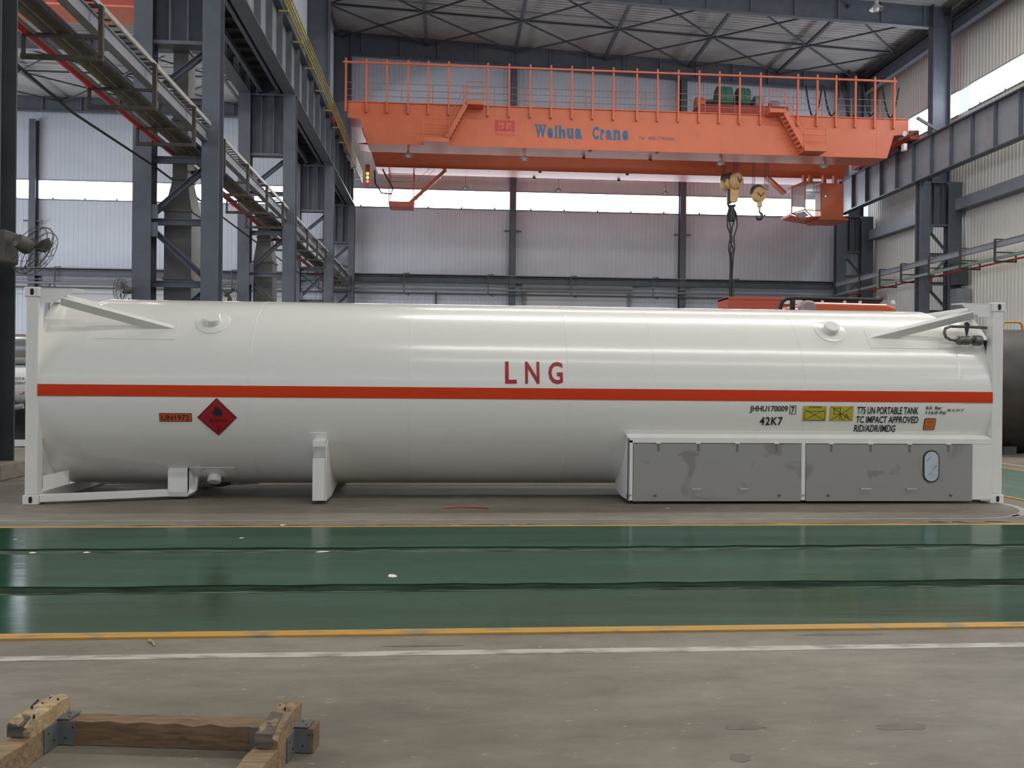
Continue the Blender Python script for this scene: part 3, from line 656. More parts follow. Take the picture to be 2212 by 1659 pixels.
# ================================================================== FANS
def fan(c, axis, R, label, arm, wires=14, m='fan_grey', blades=True):
    c = Vector(c); ax = Vector(axis).normalized(); t = thing('wall_fan', label, 'fan', c-Vector((0, 0, R)), 'industrial fans')
    a = ax.cross(Vector((0, 0, 1))).normalized(); b = a.cross(ax)
    MB().lathe(c-ax*0.30, ax, [(0.05, 0), (0.10, 0.03), (0.115, 0.12), (0.115, 0.22), (0.08, 0.26)], 16).build('motor', m, t, smooth=True)
    for off, rr in ((0.0, R), (0.10, R*0.93), (-0.08, R*0.93), (0.13, R*0.6)):
        pts = [c+ax*off+(a*math.cos(q)+b*math.sin(q))*rr for q in [2*math.pi*i/28 for i in range(29)]]
        MB().tube(pts, 0.010 if off == 0 else 0.005, 5, False).build('guard_ring', m, t)
    wm = MB()
    for i in range(wires):
        q = 2*math.pi*i/wires; d = a*math.cos(q)+b*math.sin(q); d2 = a*math.cos(q+0.3)+b*math.sin(q+0.3)
        wm.tube([c+ax*0.14+d*0.06, c+ax*0.13+d2*R*0.6, c+ax*0.10+d2*R*0.93, c+d2*R, c-ax*0.08+d2*R*0.93, c-ax*0.12+d*0.10], 0.004, 4, False)
    wm.build('guard_wires', m, t)
    if blades:
        for i in range(3):
            q = 2*math.pi*i/3+0.4; d = a*math.cos(q)+b*math.sin(q); e = ax.cross(d)
            p = [c+d*0.05-e*0.03-ax*0.02, c+d*0.05+e*0.03+ax*0.02, c+d*R*0.5+e*0.11+ax*0.05, c+d*R*0.86+e*0.07+ax*0.04, c+d*R*0.86-e*0.05-ax*0.03, c+d*R*0.5-e*0.06-ax*0.04]
            MB().prism(p, ax*0.006).build('blade', m, t)
    MB().tube(arm, 0.03, 8).build('arm', m, t, smooth=True)
    return t
fan((-0.98, 2.35, 3.36), (0.50, 0.80, -0.42), 0.385, 'big wire guard fan on the near dark column at the left edge', [(-1.95, 2.5, 3.35), (-1.5, 2.45, 3.5), (-1.2, 2.42, 3.5)])
o = MB().box(-1.62, -1.25, 2.1, 2.5, 3.15, 3.62).build('fan_bracket_box', 'fan_grey', bevel=0.03); tag(o, 'dark oscillator box behind the fan on the near column', 'fan motor')
fan((-4.0, 13.9, 3.98), (-0.75, -0.66, 0), 0.31, 'wire guard fan left of the nearest lattice column behind the tank', [(-3.85, 14.1, 3.75), (-3.75, 14.05, 3.2), (-3.6, 14.0, 3.1)])
fan((-4.0, 25.6, 5.05), (0.75, -0.66, 0), 0.42, 'dusty wire guard fan left of the second lattice column', [(-4.1, 25.8, 4.8), (-3.9, 25.7, 4.2), (-3.6, 25.6, 4.1)])

# ================================================================== MAIN BRIDGE CRANE
GY, GW, GZ0, GZ1 = 38.5, 1.65, 14.92, 17.20
cr = thing('bridge_crane', 'large orange double girder bridge crane spanning the hall', 'crane', (15.5, 42, 15.9))
def girder(y0, y1, m, z0, z1):
    prof = [(-0.75, z1), (31.95, z1), (31.95, z1-0.85), (31.05, z1-0.95), (30.65, z0), (0.35, z0), (-0.05, z1-0.95), (-0.75, z1-0.85)]
    g = MB().prism([(x, y0, z) for x, z in prof], (0, y1-y0, 0)).build('girder', m, cr)
    MB().box(-0.75, 31.95, y0-0.07, y1+0.07, z1, z1+0.05).build('top_flange', m, g)
    MB().box(0.4, 30.6, y0-0.06, y1+0.06, z0-0.03, z0).build('bottom_flange', m, g)
    return g
g1 = girder(GY, GY+GW, 'orange', GZ0, GZ1)
g2 = girder(44.0, 45.7, 'orange', 14.97, 17.25)
for x in (2.3, 9.3, 20.7, 30.0):
    MB().box(x-0.01, x+0.01, GY-0.008, GY, GZ0, GZ1).build('weld_seam', 'orange', g1)
# small clips under the flanges
for x0, y in ((13.0, GY-0.02), (16.9, GY-0.02), (12.9, GY+GW+0.02), (16.9, GY+GW+0.02)):
    MB().box(x0-0.09, x0+0.09, y-0.06, y+0.06, GZ0-0.13, GZ0-0.03).build('rail_clip', 'metal_dark', g1)
for x0, y in ((10.7, 43.98), (16.3, 43.98), (10.5, 45.72), (16.1, 45.72)):
    MB().box(x0-0.09, x0+0.09, y-0.06, y+0.06, 14.84, 14.94).build('rail_clip', 'metal_dark', g2)
for x, s in ((-1.70, 1), (32.46, -1)):
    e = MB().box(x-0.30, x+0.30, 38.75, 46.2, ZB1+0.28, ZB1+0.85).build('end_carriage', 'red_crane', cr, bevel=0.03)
    for y in (39.3, 40.4, 44.6, 45.7):
        MB().lathe((x-0.09, y, ZB1+0.13+0.28), (1, 0, 0), [(0.22, 0), (0.28, 0.01), (0.28, 0.17), (0.22, 0.18)], 18).build('wheel', 'metal_dark', e, smooth=True)
    for y in (38.65, 46.3): MB().lathe((x, y-0.1, ZB1+0.66), (0, 1, 0), [(0.09, 0), (0.09, 0.2)], 12).build('buffer', 'rubber', e, smooth=True)
for x in (-0.5, 31.6):
    MB().box(x-0.3, x+0.3, GY+GW, 44.0, 16.4, 17.0).build('end_tie', 'orange', cr)
# tall posts with a top bar along the near girder (festoon carrier) and the hand rail behind them
PX = [-0.851, 0.301, 1.431, 2.617, 3.754, 4.896, 7.113, 8.319, 9.529, 10.718, 11.91, 13.107, 14.308, 15.674, 16.884, 18.098, 19.317, 20.513, 21.713, 22.945, 25.173, 26.335, 27.472, 28.641, 29.814, 30.991]
pst = MB().box(PX[0]-0.05, PX[0]+0.05, GY-0.17, GY-0.07, 16.62, 19.62).box(PX[0]-0.05, PX[0]+0.05, GY-0.12, GY, 16.62, 16.72).build('festoon_post', 'orange', cr)
rep(pst, [(x-PX[0], 0, 0) for x in PX[1:]])
MB().box(-1.0, 31.1, GY-0.24, GY-0.16, 19.33, 19.43).build('festoon_rail', 'orange', cr)
for z in (17.62, 17.98, 18.35):
    MB().tube([(-0.9, GY+0.12, z), (31.3, GY+0.12, z)], 0.018, 6).build('hand_rail', 'steel_light', cr)
    MB().tube([(-0.9, 45.6, z), (31.3, 45.6, z)], 0.018, 6).build('hand_rail', 'steel_light', cr)
hp = MB().tube([(0.5, GY+0.12, 17.2), (0.5, GY+0.12, 18.37)], 0.022, 6).build('rail_post', 'orange', cr); rep(hp, [(1.75*i, 0, 0) for i in range(1, 18)])
# access stairs with landings on the near face
def stair(xt, xb, zt, zb, land_t, land_b, name):
    st = MB().bar((xt, GY-0.12, zt), (xb, GY-0.12, zb), 0.06, 0.24).build('stair', 'orange', cr)
    MB().bar((xt, GY-0.75, zt), (xb, GY-0.75, zb), 0.06, 0.24).build('stringer', 'orange', st)
    n = 9
    for i in range(n):
        f = (i+0.5)/n; x, z = xt+(xb-xt)*f, zt+(zb-zt)*f
        MB().box(x-0.13, x+0.13, GY-0.75, GY-0.12, z-0.02, z+0.02).build('tread', 'orange', st)
    for x0, x1, z in (land_t, land_b):
        MB().box(min(x0, x1), max(x0, x1), GY-0.85, GY-0.02, z-0.22, z).build('landing', 'orange', st)
        for x in (x0, x1):
            MB().tube([(x, GY-0.82, z), (x, GY-0.82, z+1.05)], 0.025, 6).build('guard_post', 'orange', st)
        for h in (0.35, 0.7, 1.05): MB().tube([(x0, GY-0.82, z+h), (x1, GY-0.82, z+h)], 0.016, 6).build('guard_bar', 'orange', st)
    for h in (0.55, 1.0): MB().tube([(xt, GY-0.78, zt+h), (xb, GY-0.78, zb+h)], 0.018, 6).build('guard_bar', 'orange', st)
    return st
stair(5.95, 4.85, 17.2, 15.15, (5.9, 6.85, 17.25), (3.5, 4.95, 15.10), 'l')
stair(24.1, 25.35, 17.3, 15.20, (23.25, 24.15, 17.35), (25.3, 26.6, 15.20), 'r')
# lettering and emblem on the near girder
YT = GY-0.006
def wx(z): return 9.83+(z-620)*2.70/492
def cx_(z): return 13.139+(z-1230)*2.078/370
for ch, x0, x1, z1 in (('W', wx(620), wx(735), 16.27), ('e', wx(746), wx(808), 16.11), ('i', wx(828), wx(852), 16.26), ('h', wx(868), wx(938), 16.26), ('u', wx(955), wx(1022), 16.11), ('a', wx(1038), wx(1108), 16.11),
                       ('C', cx_(1230), cx_(1296), 16.25), ('r', cx_(1312), cx_(1356), 16.09), ('a', cx_(1367), cx_(1430), 16.09), ('n', cx_(1447), cx_(1518), 16.09), ('e', cx_(1536), cx_(1600), 16.09)):
    flat_text(ch, 'lettering', 'blue_text', g1, x0, x1, 15.50, z1, YT, bold=0.05)
# slab serifs of the stems
for x0, x1, z in ((wx(614), wx(668), 16.24), (wx(690), wx(741), 16.24), (wx(818), wx(858), 15.53), (wx(820), wx(846), 16.08), (wx(862), wx(898), 15.53), (wx(912), wx(944), 15.53), (wx(861), wx(884), 16.23), (wx(948), wx(972), 16.08), (wx(990), wx(1012), 16.08), (wx(1014), wx(1028), 15.53),
                  (wx(1098), wx(1116), 15.53), (cx_(1304), cx_(1342), 15.53), (cx_(1304), cx_(1326), 16.06), (cx_(1422), cx_(1436), 15.53), (cx_(1440), cx_(1478), 15.53), (cx_(1494), cx_(1526), 15.53), (cx_(1439), cx_(1462), 16.06)):
    MB().box(x0, x1, YT-0.001, YT+0.001, z-0.03, z+0.03).build('letter_serif', 'blue_text', g1)
flat_text('Tel  400-7790686', 'lettering', 'dull_text', g1, 15.81, 17.92, 15.58, 15.77, YT, bold=0.02)
flat_text('WEIHUA', 'lettering', 'logo_red', g1, 7.56, 8.67, 15.54, 15.70, YT, bold=0.0)
lg = MB()
def lgr(a, b, c, d): lg.box(7.53+a*1.14, 7.53+b*1.14, YT-0.001, YT+0.001, 15.80+c*0.65, 15.80+d*0.65)
lgr(0, .18, 0, 1); lgr(.82, 1, 0, 1); lgr(.25, .40, .78, .98); lgr(.45, .57, .22, .98); lgr(.60, .76, .78, .98); lgr(.22, .32, .25, .55); lgr(.70, .78, .25, .55)
lgr(.22, .78, .04, .24); lgr(.18, .24, .86, 1); lgr(.76, .82, .86, 1)
lg.build('emblem', 'logo_red', g1, label='faded red square emblem')
# hanging maintenance basket and ladder under the left of the far girder
bk = MB().box(1.2, 2.75, 44.1, 45.5, 12.55, 12.62).box(1.2, 2.75, 44.1, 44.14, 12.62, 12.85).build('basket', 'orange', cr)
for x in (1.2, 2.72):
    for y in (44.12, 45.48): MB().tube([(x, y, 12.6), (x, y, 14.95)], 0.03, 6).build('hanger_rod', 'orange', bk)
for z in (13.3, 13.7, 14.1, 14.35, 14.6): MB().tube([(1.2, 44.12, z), (2.72, 44.12, z)], 0.02, 6).build('guard_bar', 'orange', bk)
ld = MB().bar((2.45, 44.3, 12.75), (4.75, 44.3, 14.95), 0.08, 0.22).build('ladder', 'orange', cr)
for i in range(8):
    f = (i+0.5)/8; MB().box(2.45+2.3*f-0.10, 2.45+2.3*f+0.10, 44.3, 44.9, 12.75+2.2*f-0.02, 12.75+2.2*f+0.02).build('tread', 'white', ld)
for h in (0.55, 0.9): MB().tube([(2.5, 44.3, 12.9+h), (4.4, 44.3, 14.75+h)], 0.016, 6).build('guard_bar', 'orange', ld)
o = MB().tube([(0.3, 43.9, 14.7), (0.35, 43.9, 13.9), (0.75, 43.9, 13.3), (1.35, 43.9, 13.25), (1.45, 43.9, 13.6), (1.05, 43.9, 14.3), (0.8, 43.9, 14.8)], 0.05, 6).build('cable', 'rubber', smooth=True); tag(o, 'black looped cable at the left end of the crane', 'cable')
# signal lamps
t = thing('signal_lamps', 'small stack of glowing signal lamps at the left end of the crane', 'signal light', (-0.1, 43.6, 14.0))
MB().box(-0.24, 0.04, 43.62, 43.75, 13.7, 15.0).build('mounting_plate', 'orange', t)
for z, m in ((14.42, 'led_amber'), (14.18, 'led_green'), (13.94, 'led_red')):
    MB().lathe((-0.1, 43.62, z), (0, -1, 0), [(0.085, 0), (0.085, 0.05), (0.04, 0.09)], 14).build('lens', m, t, smooth=True)
# operator cab under the right of the far girder
cb = MB().prism([(29.95, 42.6, 14.35), (28.47, 42.6, 14.35), (28.47, 42.6, 12.12), (29.95, 42.6, 12.12)], (0, 0.9, 0)).build('operator_cab', 'orange', cr, bevel=0.02)
MB().box(28.35, 30.25, 42.5, 44.6, 12.02, 12.12).build('cab_floor', 'orange', cb)
fr = MB()
for a, b in (((27.42, 42.58, 14.40), (27.42, 42.58, 12.6)), ((26.85, 43.3, 14.2), (26.85, 43.3, 12.5)), ((27.42, 42.58, 14.40), (26.85, 43.3, 14.2)), ((27.42, 42.58, 12.62), (26.85, 43.3, 12.5)),
             ((26.85, 43.3, 14.2), (26.85, 45.0, 14.2)), ((26.85, 43.3, 12.5), (26.85, 45.0, 12.5)), ((27.42, 42.58, 12.62), (27.9, 42.58, 12.2)), ((26.85, 43.3, 12.5), (27.5, 43.0, 12.15)), ((27.9, 42.58, 12.2), (27.5, 43.0, 12.15))): fr.bar(a, b, 0.07, 0.07)
for a, b in (((27.42, 42.60, 14.40), (28.5, 42.60, 14.40)), ((27.9, 42.6, 12.2), (28.5, 42.6, 12.2)), ((27.42, 42.6, 12.62), (28.5, 42.6, 12.58))): fr.bar(a, b, 0.06, 0.06)
fr.build('cab_frame', 'orange', cb)
MB().prism([(28.5, 42.6, 14.38), (27.42, 42.6, 14.38), (26.85, 43.3, 14.2), (26.85, 45.0, 14.2), (28.5, 45.0, 14.38)], (0, 0, 0.05)).build('cab_roof', 'orange', cb)
MB().prism([(28.5, 42.65, 12.2), (27.9, 42.65, 12.2), (27.5, 43.05, 12.15), (26.85, 43.4, 12.45), (26.85, 45.0, 12.45), (28.5, 45.0, 12.2)], (0, 0, -0.05)).build('cab_base', 'orange', cb)
for x0, x1, z0, z1 in ((27.5, 28.0, 13.75, 14.33), (28.03, 28.45, 13.75, 14.33), (27.5, 28.45, 12.6, 13.71)):
    w_ = MB().box(x0, x1, 42.56, 42.58, z0, z1).build('window_pane', 'glass', cb)
    MB().box(x0, x1, 42.575, 42.595, z0-0.02, z0+0.02).box(x1-0.02, x1+0.02, 42.575, 42.595, z0, z1).build('window_frame', 'metal_dark', cb)
MB().add([(27.42, 42.57, 12.64), (26.86, 43.28, 12.52), (26.86, 43.28, 14.18), (27.42, 42.57, 14.36)], [(0, 1, 2, 3)]).build('window_pane', 'glass', cb)
MB().prism([(27.40, 42.62, 12.55), (26.95, 43.25, 12.48), (27.35, 43.05, 12.22), (27.75, 42.66, 12.26)], (-0.01, -0.01, 0.0)).build('floor_window', 'film', cb)
MB().lathe((28.75, 42.6, 13.5), (0, -1, 0), [(0.06, 0), (0.06, 0.05)], 10).build('door_knob', 'chrome', cb, smooth=True)
MB().bar((26.6, 43.9, 13.9), (25.4, 43.9, 14.95), 0.6, 0.12).build('cab_ladder', 'orange', cr)
for x in (27.6, 28.0, 28.9, 29.6): MB().box(x-0.1, x+0.1, 43.0, 43.3, 14.35, 14.95).build('cab_hanger', 'orange', cb)

# trolley on top of the girders
tr = thing('crane_trolley', 'crane trolley with teal motors behind the railing, right part of the crane', 'trolley', (22.4, 42, 17.3))
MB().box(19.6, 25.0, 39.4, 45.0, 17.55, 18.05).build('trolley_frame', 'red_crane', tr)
for x in (20.0, 24.6):
    for y in (39.6, 44.8): MB().lathe((x-0.1, y, 17.43), (1, 0, 0), [(0.19, 0), (0.19, 0.2)], 16).build('wheel', 'metal_dark', tr, smooth=True)
for y in (39.6, 44.8): MB().box(-0.5, 31.7, y-0.05, y+0.05, 17.24, 17.26).build('track', 'metal_dark', cr)
for x, z, r, L, m in ((20.9, 18.75, 0.68, 0.95, 'teal'), (22.15, 18.75, 0.62, 0.8, 'teal'), (19.6, 18.3, 0.42, 0.6, 'orange'), (23.2, 18.5, 0.42, 0.55, 'steel_light'), (24.2, 18.3, 0.38, 0.6, 'steel_light')):
    MB().lathe((x, 40.4, z), (1, 0, 0), [(r*0.5, 0), (r, 0.06), (r, L*0.45), (r*1.04, L*0.47), (r*1.04, L*0.53), (r, L*0.55), (r, L-0.06), (r*0.5, L)], 22).build('motor', m, tr, smooth=True)
MB().lathe((20.4, 42.4, 18.8), (1, 0, 0), [(0.65, 0), (0.65, 0.05), (0.5, 0.06), (0.5, 3.2), (0.65, 3.21), (0.65, 3.26)], 24).build('rope_drum', 'steel_dark', tr, smooth=True)
# festoon cable loops on the right
for i, (x, d) in enumerate(((25.9, 1.9), (27.0, 1.8), (28.2, 1.9), (29.4, 1.7), (30.6, 1.8))):
    o = MB().tube([(x+1.0*f, GY+0.5, 19.25-4*d*f*(1-f)) for f in [j/10 for j in range(11)]], 0.05, 6).build('festoon_cable', 'rubber', smooth=True)
    tag(o, ['leftmost', 'second from left', 'middle', 'second from right', 'rightmost'][i]+' of five dark cable loops behind the crane railing', 'cable', 'festoon cable loops')
o = MB().bar((32.0, 37.7, 17.1), (33.9, 37.6, 16.0), 0.12, 0.16).build('collector_arm', 'steel'); tag(o, 'slanting grey arm from the right end of the crane to the wall beam', 'arm')
t = thing('flood_light', 'small cluster of white fittings on the right end of the near girder', 'light fitting', (31.3, 38.3, 16))
MB().lathe((31.5, 38.35, 16.35), (0.3, -1, -0.3), [(0.05, 0), (0.14, 0.1), (0.16, 0.18)], 12).build('fitting', 'white', t, smooth=True)
MB().bar((31.2, 38.3, 15.95), (32.3, 38.3, 16.45), 0.08, 0.10).build('support_arm', 'rack_brown', t)
MB().box(31.45, 31.65, 38.1, 38.4, 15.3, 15.7).build('switch_case', 'white', t)

# hooks
def rope_set(root, pts, z0, z1, r=0.022):
    for x, y in pts: MB().tube([(x, y, z0), (x, y, z1)], r, 6).build('wire_rope', 'rope', root, smooth=True)
hk = thing('hook_block', 'big yellow main hook block with a black arrow, holding a wire sling', 'hook block', (22.3, 41.5, 12.5), 'crane hook blocks')
bx = Vector((22.3, 41.4, 13.95))
hd = Vector((0.62, -0.78, 0.08)); hs = bx+V(-0.38, 0.42, -0.05)
MB().lathe(hs, hd, [(0.36, 0), (0.44, 0.06), (0.44, 0.25), (0.36, 0.28), (0.36, 0.38), (0.44, 0.41), (0.44, 0.62), (0.36, 0.65), (0.36, 0.72), (0.48, 0.75), (0.50, 1.0), (0.46, 1.12), (0.42, 1.13), (0.001, 1.13)], 28, caps=False).build('sheave_housing', 'hook_yellow', hk, smooth=True)
MB().lathe(hs+V(-0.02, 0, 0.20), hd, [(0.32, 0), (0.40, 0.05), (0.40, 0.62), (0.32, 0.66)], 24).build('top_guard', 'steel_dark', hk, smooth=True)
ar = hs+hd*1.125+V(0, 0, 0.02); hh = Vector((0.78, 0.62, 0))
MB().prism([ar-hh*0.2+V(0, 0, 0.14), ar+V(0, 0, -0.08), ar+hh*0.2+V(0, 0, 0.14), ar+hh*0.2+V(0, 0, 0.02), ar+V(0, 0, -0.22), ar-hh*0.2+V(0, 0, 0.02)], hd*0.03).build('arrow_mark', 'navy', hk)
MB().prism([(22.15, 41.2, 13.6), (22.7, 41.2, 13.6), (22.62, 41.2, 12.75), (22.15, 41.2, 12.70)], (0, 0.35, 0)).build('shank', 'hook_yellow', hk, bevel=0.03)
MB().box(21.98, 22.12, 41.25, 41.45, 12.6, 13.5).build('side_plate', 'metal_dark', hk)
MB().tube([(22.25, 41.37, 12.75), (22.05, 41.37, 12.62), (22.12, 41.37, 12.45), (22.35, 41.37, 12.42), (22.5, 41.37, 12.55)], 0.09, 10).build('hook', 'metal_dark', hk, smooth=True)
rope_set(hk, [(21.75, 41.6), (21.83, 41.6), (21.91, 41.6), (22.35, 41.3), (22.45, 41.3), (22.55, 41.3), (22.66, 41.3)], 14.3, 17.6)
ax_ = thing('hook_block', 'smaller yellow auxiliary hook block with an empty dark hook', 'hook block', (24.05, 41.5, 11.6), 'crane hook blocks')
bx = Vector((24.05, 41.4, 13.25))
MB().lathe(bx+V(-0.14, 0.2, -0.02), (0.35, -0.93, 0), [(0.40, 0), (0.46, 0.05), (0.48, 0.3), (0.44, 0.39), (0.001, 0.40)], 28).build('sheave_housing', 'hook_yellow', ax_, smooth=True)
MB().lathe(bx+V(-0.16, 0.24, 0.12), (0.35, -0.93, 0), [(0.42, 0), (0.48, 0.04), (0.48, 0.3), (0.42, 0.33)], 24).build('top_guard', 'rack_brown', ax_, smooth=True)
hd = Vector((0.35, -0.93, 0)); hh = Vector((0.93, 0.35, 0)); ar = bx+V(-0.14, 0.2, -0.02)+hd*0.40
MB().prism([ar-hh*0.25+V(0, 0, 0.12), ar+V(0, 0, -0.10), ar+hh*0.25+V(0, 0, 0.12), ar+hh*0.25+V(0, 0, 0.06), ar+V(0, 0, -0.17), ar-hh*0.25+V(0, 0, 0.06)], hd*0.03).build('arrow_mark', 'rack_brown', ax_)
MB().lathe((24.05, 41.4, 12.95), (0, 0, -1), [(0.16, 0), (0.16, 0.45), (0.08, 0.5), (0.06, 0.75)], 16).build('shank', 'hook_yellow', ax_, smooth=True)
hpts = [(0.0, 0.0), (0.0, -0.18), (0.13, -0.30), (0.17, -0.47), (0.08, -0.62), (-0.08, -0.64), (-0.19, -0.52), (-0.2, -0.38)]
MB().tube([(24.05+a, 41.4, 12.35+b) for a, b in hpts], [0.05, 0.06, 0.08, 0.095, 0.10, 0.09, 0.06, 0.02], 10).build('hook', 'metal_dark', ax_, smooth=True)
rope_set(ax_, [(23.62, 41.5), (23.70, 41.5), (23.78, 41.5), (24.30, 41.3), (24.38, 41.3), (24.46, 41.3), (24.54, 41.3)], 13.5, 17.6, 0.014)
sl = thing('wire_sling', 'bundle of dark wire rope slings hanging from the main hook', 'sling', (22.25, 41.37, 6.0))
loops = [[(22.2, 12.5), (21.95, 11.9), (21.95, 11.3), (22.15, 10.6), (22.05, 9.9), (22.15, 9.2), (22.2, 7.8), (22.24, 6.4)],
         [(22.3, 12.5), (22.55, 11.9), (22.6, 11.3), (22.4, 10.5), (22.45, 9.9), (22.35, 9.2), (22.3, 7.8), (22.3, 6.4)],
         [(22.25, 12.5), (22.1, 11.8), (22.2, 11.0), (22.3, 10.4), (22.2, 9.8), (22.28, 9.2), (22.26, 7.8), (22.27, 6.4)],
         [(22.35, 12.4), (22.45, 11.7), (22.3, 11.0), (22.2, 10.4), (22.4, 9.8), (22.25, 9.3), (22.22, 7.8), (22.22, 6.4)],
         [(22.24, 6.5), (22.0, 5.2), (21.95, 4.2)], [(22.28, 6.5), (22.5, 5.2), (22.6, 4.2)], [(22.26, 6.5), (22.25, 5.2), (22.28, 4.2)]]
for i, l in enumerate(loops):
    n = 22; pts = []
    for j in range(n+1):
        f = j/n*(len(l)-1); a = int(min(f, len(l)-2)); q = f-a; s_ = q*q*(3-2*q)
        pts.append((l[a][0]*(1-s_)+l[a+1][0]*s_, 41.37+0.07*(i-3), l[a][1]*(1-q)+l[a+1][1]*q))
    MB().tube(pts, 0.045, 7).build('rope_leg', 'rope', sl, smooth=True)
MB().lathe((22.27, 41.37, 12.55), (0, 0, -1), [(0.12, 0), (0.22, 0.3), (0.30, 0.75), (0.22, 1.0)], 12).build('splice', 'rope', sl, smooth=True)

# lamps hanging under the girders
def pendant(x, y, z, ztop, label, s=1.0):
    t = thing('pendant_lamp', label, 'lamp', (x, y, z), 'pendant lamps under the crane')
    MB().tube([(x, y, z+0.30*s), (x, y, ztop)], 0.015, 6).build('suspension_rod', 'steel', t)
    MB().lathe((x, y, z), (0, 0, 1), [(0.27*s, 0), (0.25*s, 0.05*s), (0.12*s, 0.17*s), (0.08*s, 0.22*s), (0.08*s, 0.34*s), (0.03*s, 0.38*s)], 20, caps=False).build('shade', 'lamp', t, smooth=True)
    MB().lathe((x, y, z-0.05*s), (0, 0, 1), [(0.03*s, 0), (0.10*s, 0.03*s), (0.12*s, 0.10*s), (0.06*s, 0.2*s)], 14).build('bulb', 'lamp_glass', t, smooth=True)
for x, z, lab in ((2.6, 14.50, 'grey pendant lamp at the left end under the near crane girder'), (9.32, 14.50, 'grey pendant lamp under the near girder below the red emblem'),
                  (20.98, 14.55, 'grey pendant lamp under the near girder left of the hook ropes'), (27.27, 14.55, 'grey pendant lamp under the near girder right of the operator cab ladder')):
    pendant(x, 39.5, z, GZ0, lab)
for x, lab in ((6.03, 'small pendant lamp under the far girder near its left end'), (12.13, 'small pendant lamp under the middle of the far girder'), (19.3, 'small pendant lamp under the far girder left of the main hook')):
    pendant(x, 46.0, 14.20, 15.3, lab, 0.9)
pendant(28.64, 36.0, 22.5, 23.9, 'round high bay lamp under the roof at the top right', 1.4)

# crane of the left bay (only its underside shows through the rack)
lc = thing('bridge_crane', 'dark red crane girder of the left bay behind the pipe rack, top left', 'crane', (-20, 22, 15.8))
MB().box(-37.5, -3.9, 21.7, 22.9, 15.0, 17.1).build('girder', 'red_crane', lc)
MB().box(-37.5, -3.9, 21.5, 23.1, 14.93, 15.0).build('bottom_flange', 'orange', lc)
MB().box(-5.6, -4.6, 20.7, 21.7, 15.25, 15.32).build('landing', 'orange', lc)
MB().box(-4.1, -3.4, 20.5, 24.2, ZB1+0.15, ZB1+0.9).build('end_carriage', 'red_crane', lc)

# ================================================================== TANK CONTAINER
CL, CH, CW = 12.192, 2.591, 2.438
TY, TZ, TR = 1.219, 1.348, 1.213
tk = thing('tank_container', 'long white cryogenic tank container with an orange stripe standing on the concrete', 'tank container', (CL/2, CW/2, 0))
def cyl(x, th, r=TR):
    t = math.radians(th); return Vector((x, TY-r*math.cos(t), TZ+r*math.sin(t)))
NS = 288
# shell with dished heads, weld rings standing slightly proud
prof = []
HL, HR = 0.62, 11.62
for i in range(9):
    a = math.pi/2*i/8; prof.append((TR*math.sin(a) if i else 0.0, HL-0.50*math.cos(a)))
seams = [2.62, 4.555, 6.52, 7.61, 9.55]
prof += [(TR, HL+0.03), (TR, HR-0.03)]
for i in range(9):
    a = math.pi/2*(1-i/8); prof.append((TR*math.sin(a) if i < 8 else 0.0, HR+0.48*math.cos(a)))
shell = MB().lathe((0, TY, TZ), (1, 0, 0), prof, NS, caps=False).build('tank_shell', 'tank', tk, smooth=True)
for sx in seams:
    MB().lathe((sx, TY, TZ), (1, 0, 0), [(TR-0.002, -0.010), (TR+0.003, -0.006), (TR+0.003, 0.006), (TR-0.002, 0.010)], NS, caps=False).build('weld_seam', 'tank', shell, smooth=True)
# end skirts joining the shell to the end frames, open at the top
def patch(x0, x1, t0, t1, r0, r1, nx=1, nt=40):
    mb = MB(); vs = []
    for r in (r0, r1):
        for i in range(nt+1):
            for j in range(nx+1): vs.append(cyl(x0+(x1-x0)*j/nx, t0+(t1-t0)*i/nt, r))
    k = (nt+1)*(nx+1); fs = []
    for i in range(nt):
        for j in range(nx):
            a = i*(nx+1)+j; q = (a, a+1, a+nx+2, a+nx+1); fs += [q, tuple(k+v for v in reversed(q))]
    for i in range(nt):
        for j in (0, nx):
            a = i*(nx+1)+j; b = a+nx+1; fs.append((a, b, b+k, a+k))
    for j in range(nx):
        for a in (j, nt*(nx+1)+j): fs.append((a, a+1, a+1+k, a+k))
    return mb.add(vs, fs)
for x0, x1 in ((0.14, 0.66), (11.58, 12.05)):
    for t0, t1 in ((-118, 64), (116, 242)):
        patch(x0, x1, t0, t1, TR-0.022, TR-0.004, 1, 90).build('end_skirt', 'tank', tk, smooth=True)
# stripe
patch(0.165, 12.03, -2.35, 4.25, TR-0.001, TR+0.0055, 4, 8).build('stripe', 'stripe', tk, smooth=True)
# ---- decals: u = X, v = arc angle in degrees
def to_cyl(name, m, vs2, fs, off, parent=shell, label=None):
    me = bpy.data.meshes.new(name); me.from_pydata([(u, v, 0) for u, v in vs2], [], fs); bm = bmesh.new(); bm.from_mesh(me)
    vv = [v for _, v in vs2]; a, b = min(vv), max(vv); n = int((b-a)/1.5)
    for i in range(1, n+1):
        z = a+(b-a)*i/(n+1)
        bmesh.ops.bisect_plane(bm, geom=bm.verts[:]+bm.edges[:]+bm.faces[:], plane_co=(0, z, 0), plane_no=(0, 1, 0), dist=1e-6)
    w0 = wloc(parent)
    for v in bm.verts: v.co = cyl(v.co.x, v.co.y, TR+off)-w0
    bm.to_mesh(me); bm.free(); me.materials.append(M[m]); o = bpy.data.objects.new(name, me); COL.objects.link(o); o.parent = parent
    if label: o['label'] = label
    return o
def ctext(body, m, x0, x1, t0, t1, bold=0.0, spacing=1.0, off=0.007, parent=shell, name='lettering'):
    vs, fs = text_mesh(body, bold, spacing); return to_cyl(name, m, fit(vs, x0, x1, t0, t1), fs, off, parent)
def cpoly(name, m, pts, off, parent=shell, label=None): return to_cyl(name, m, pts, [tuple(range(len(pts)))], off, parent, label)
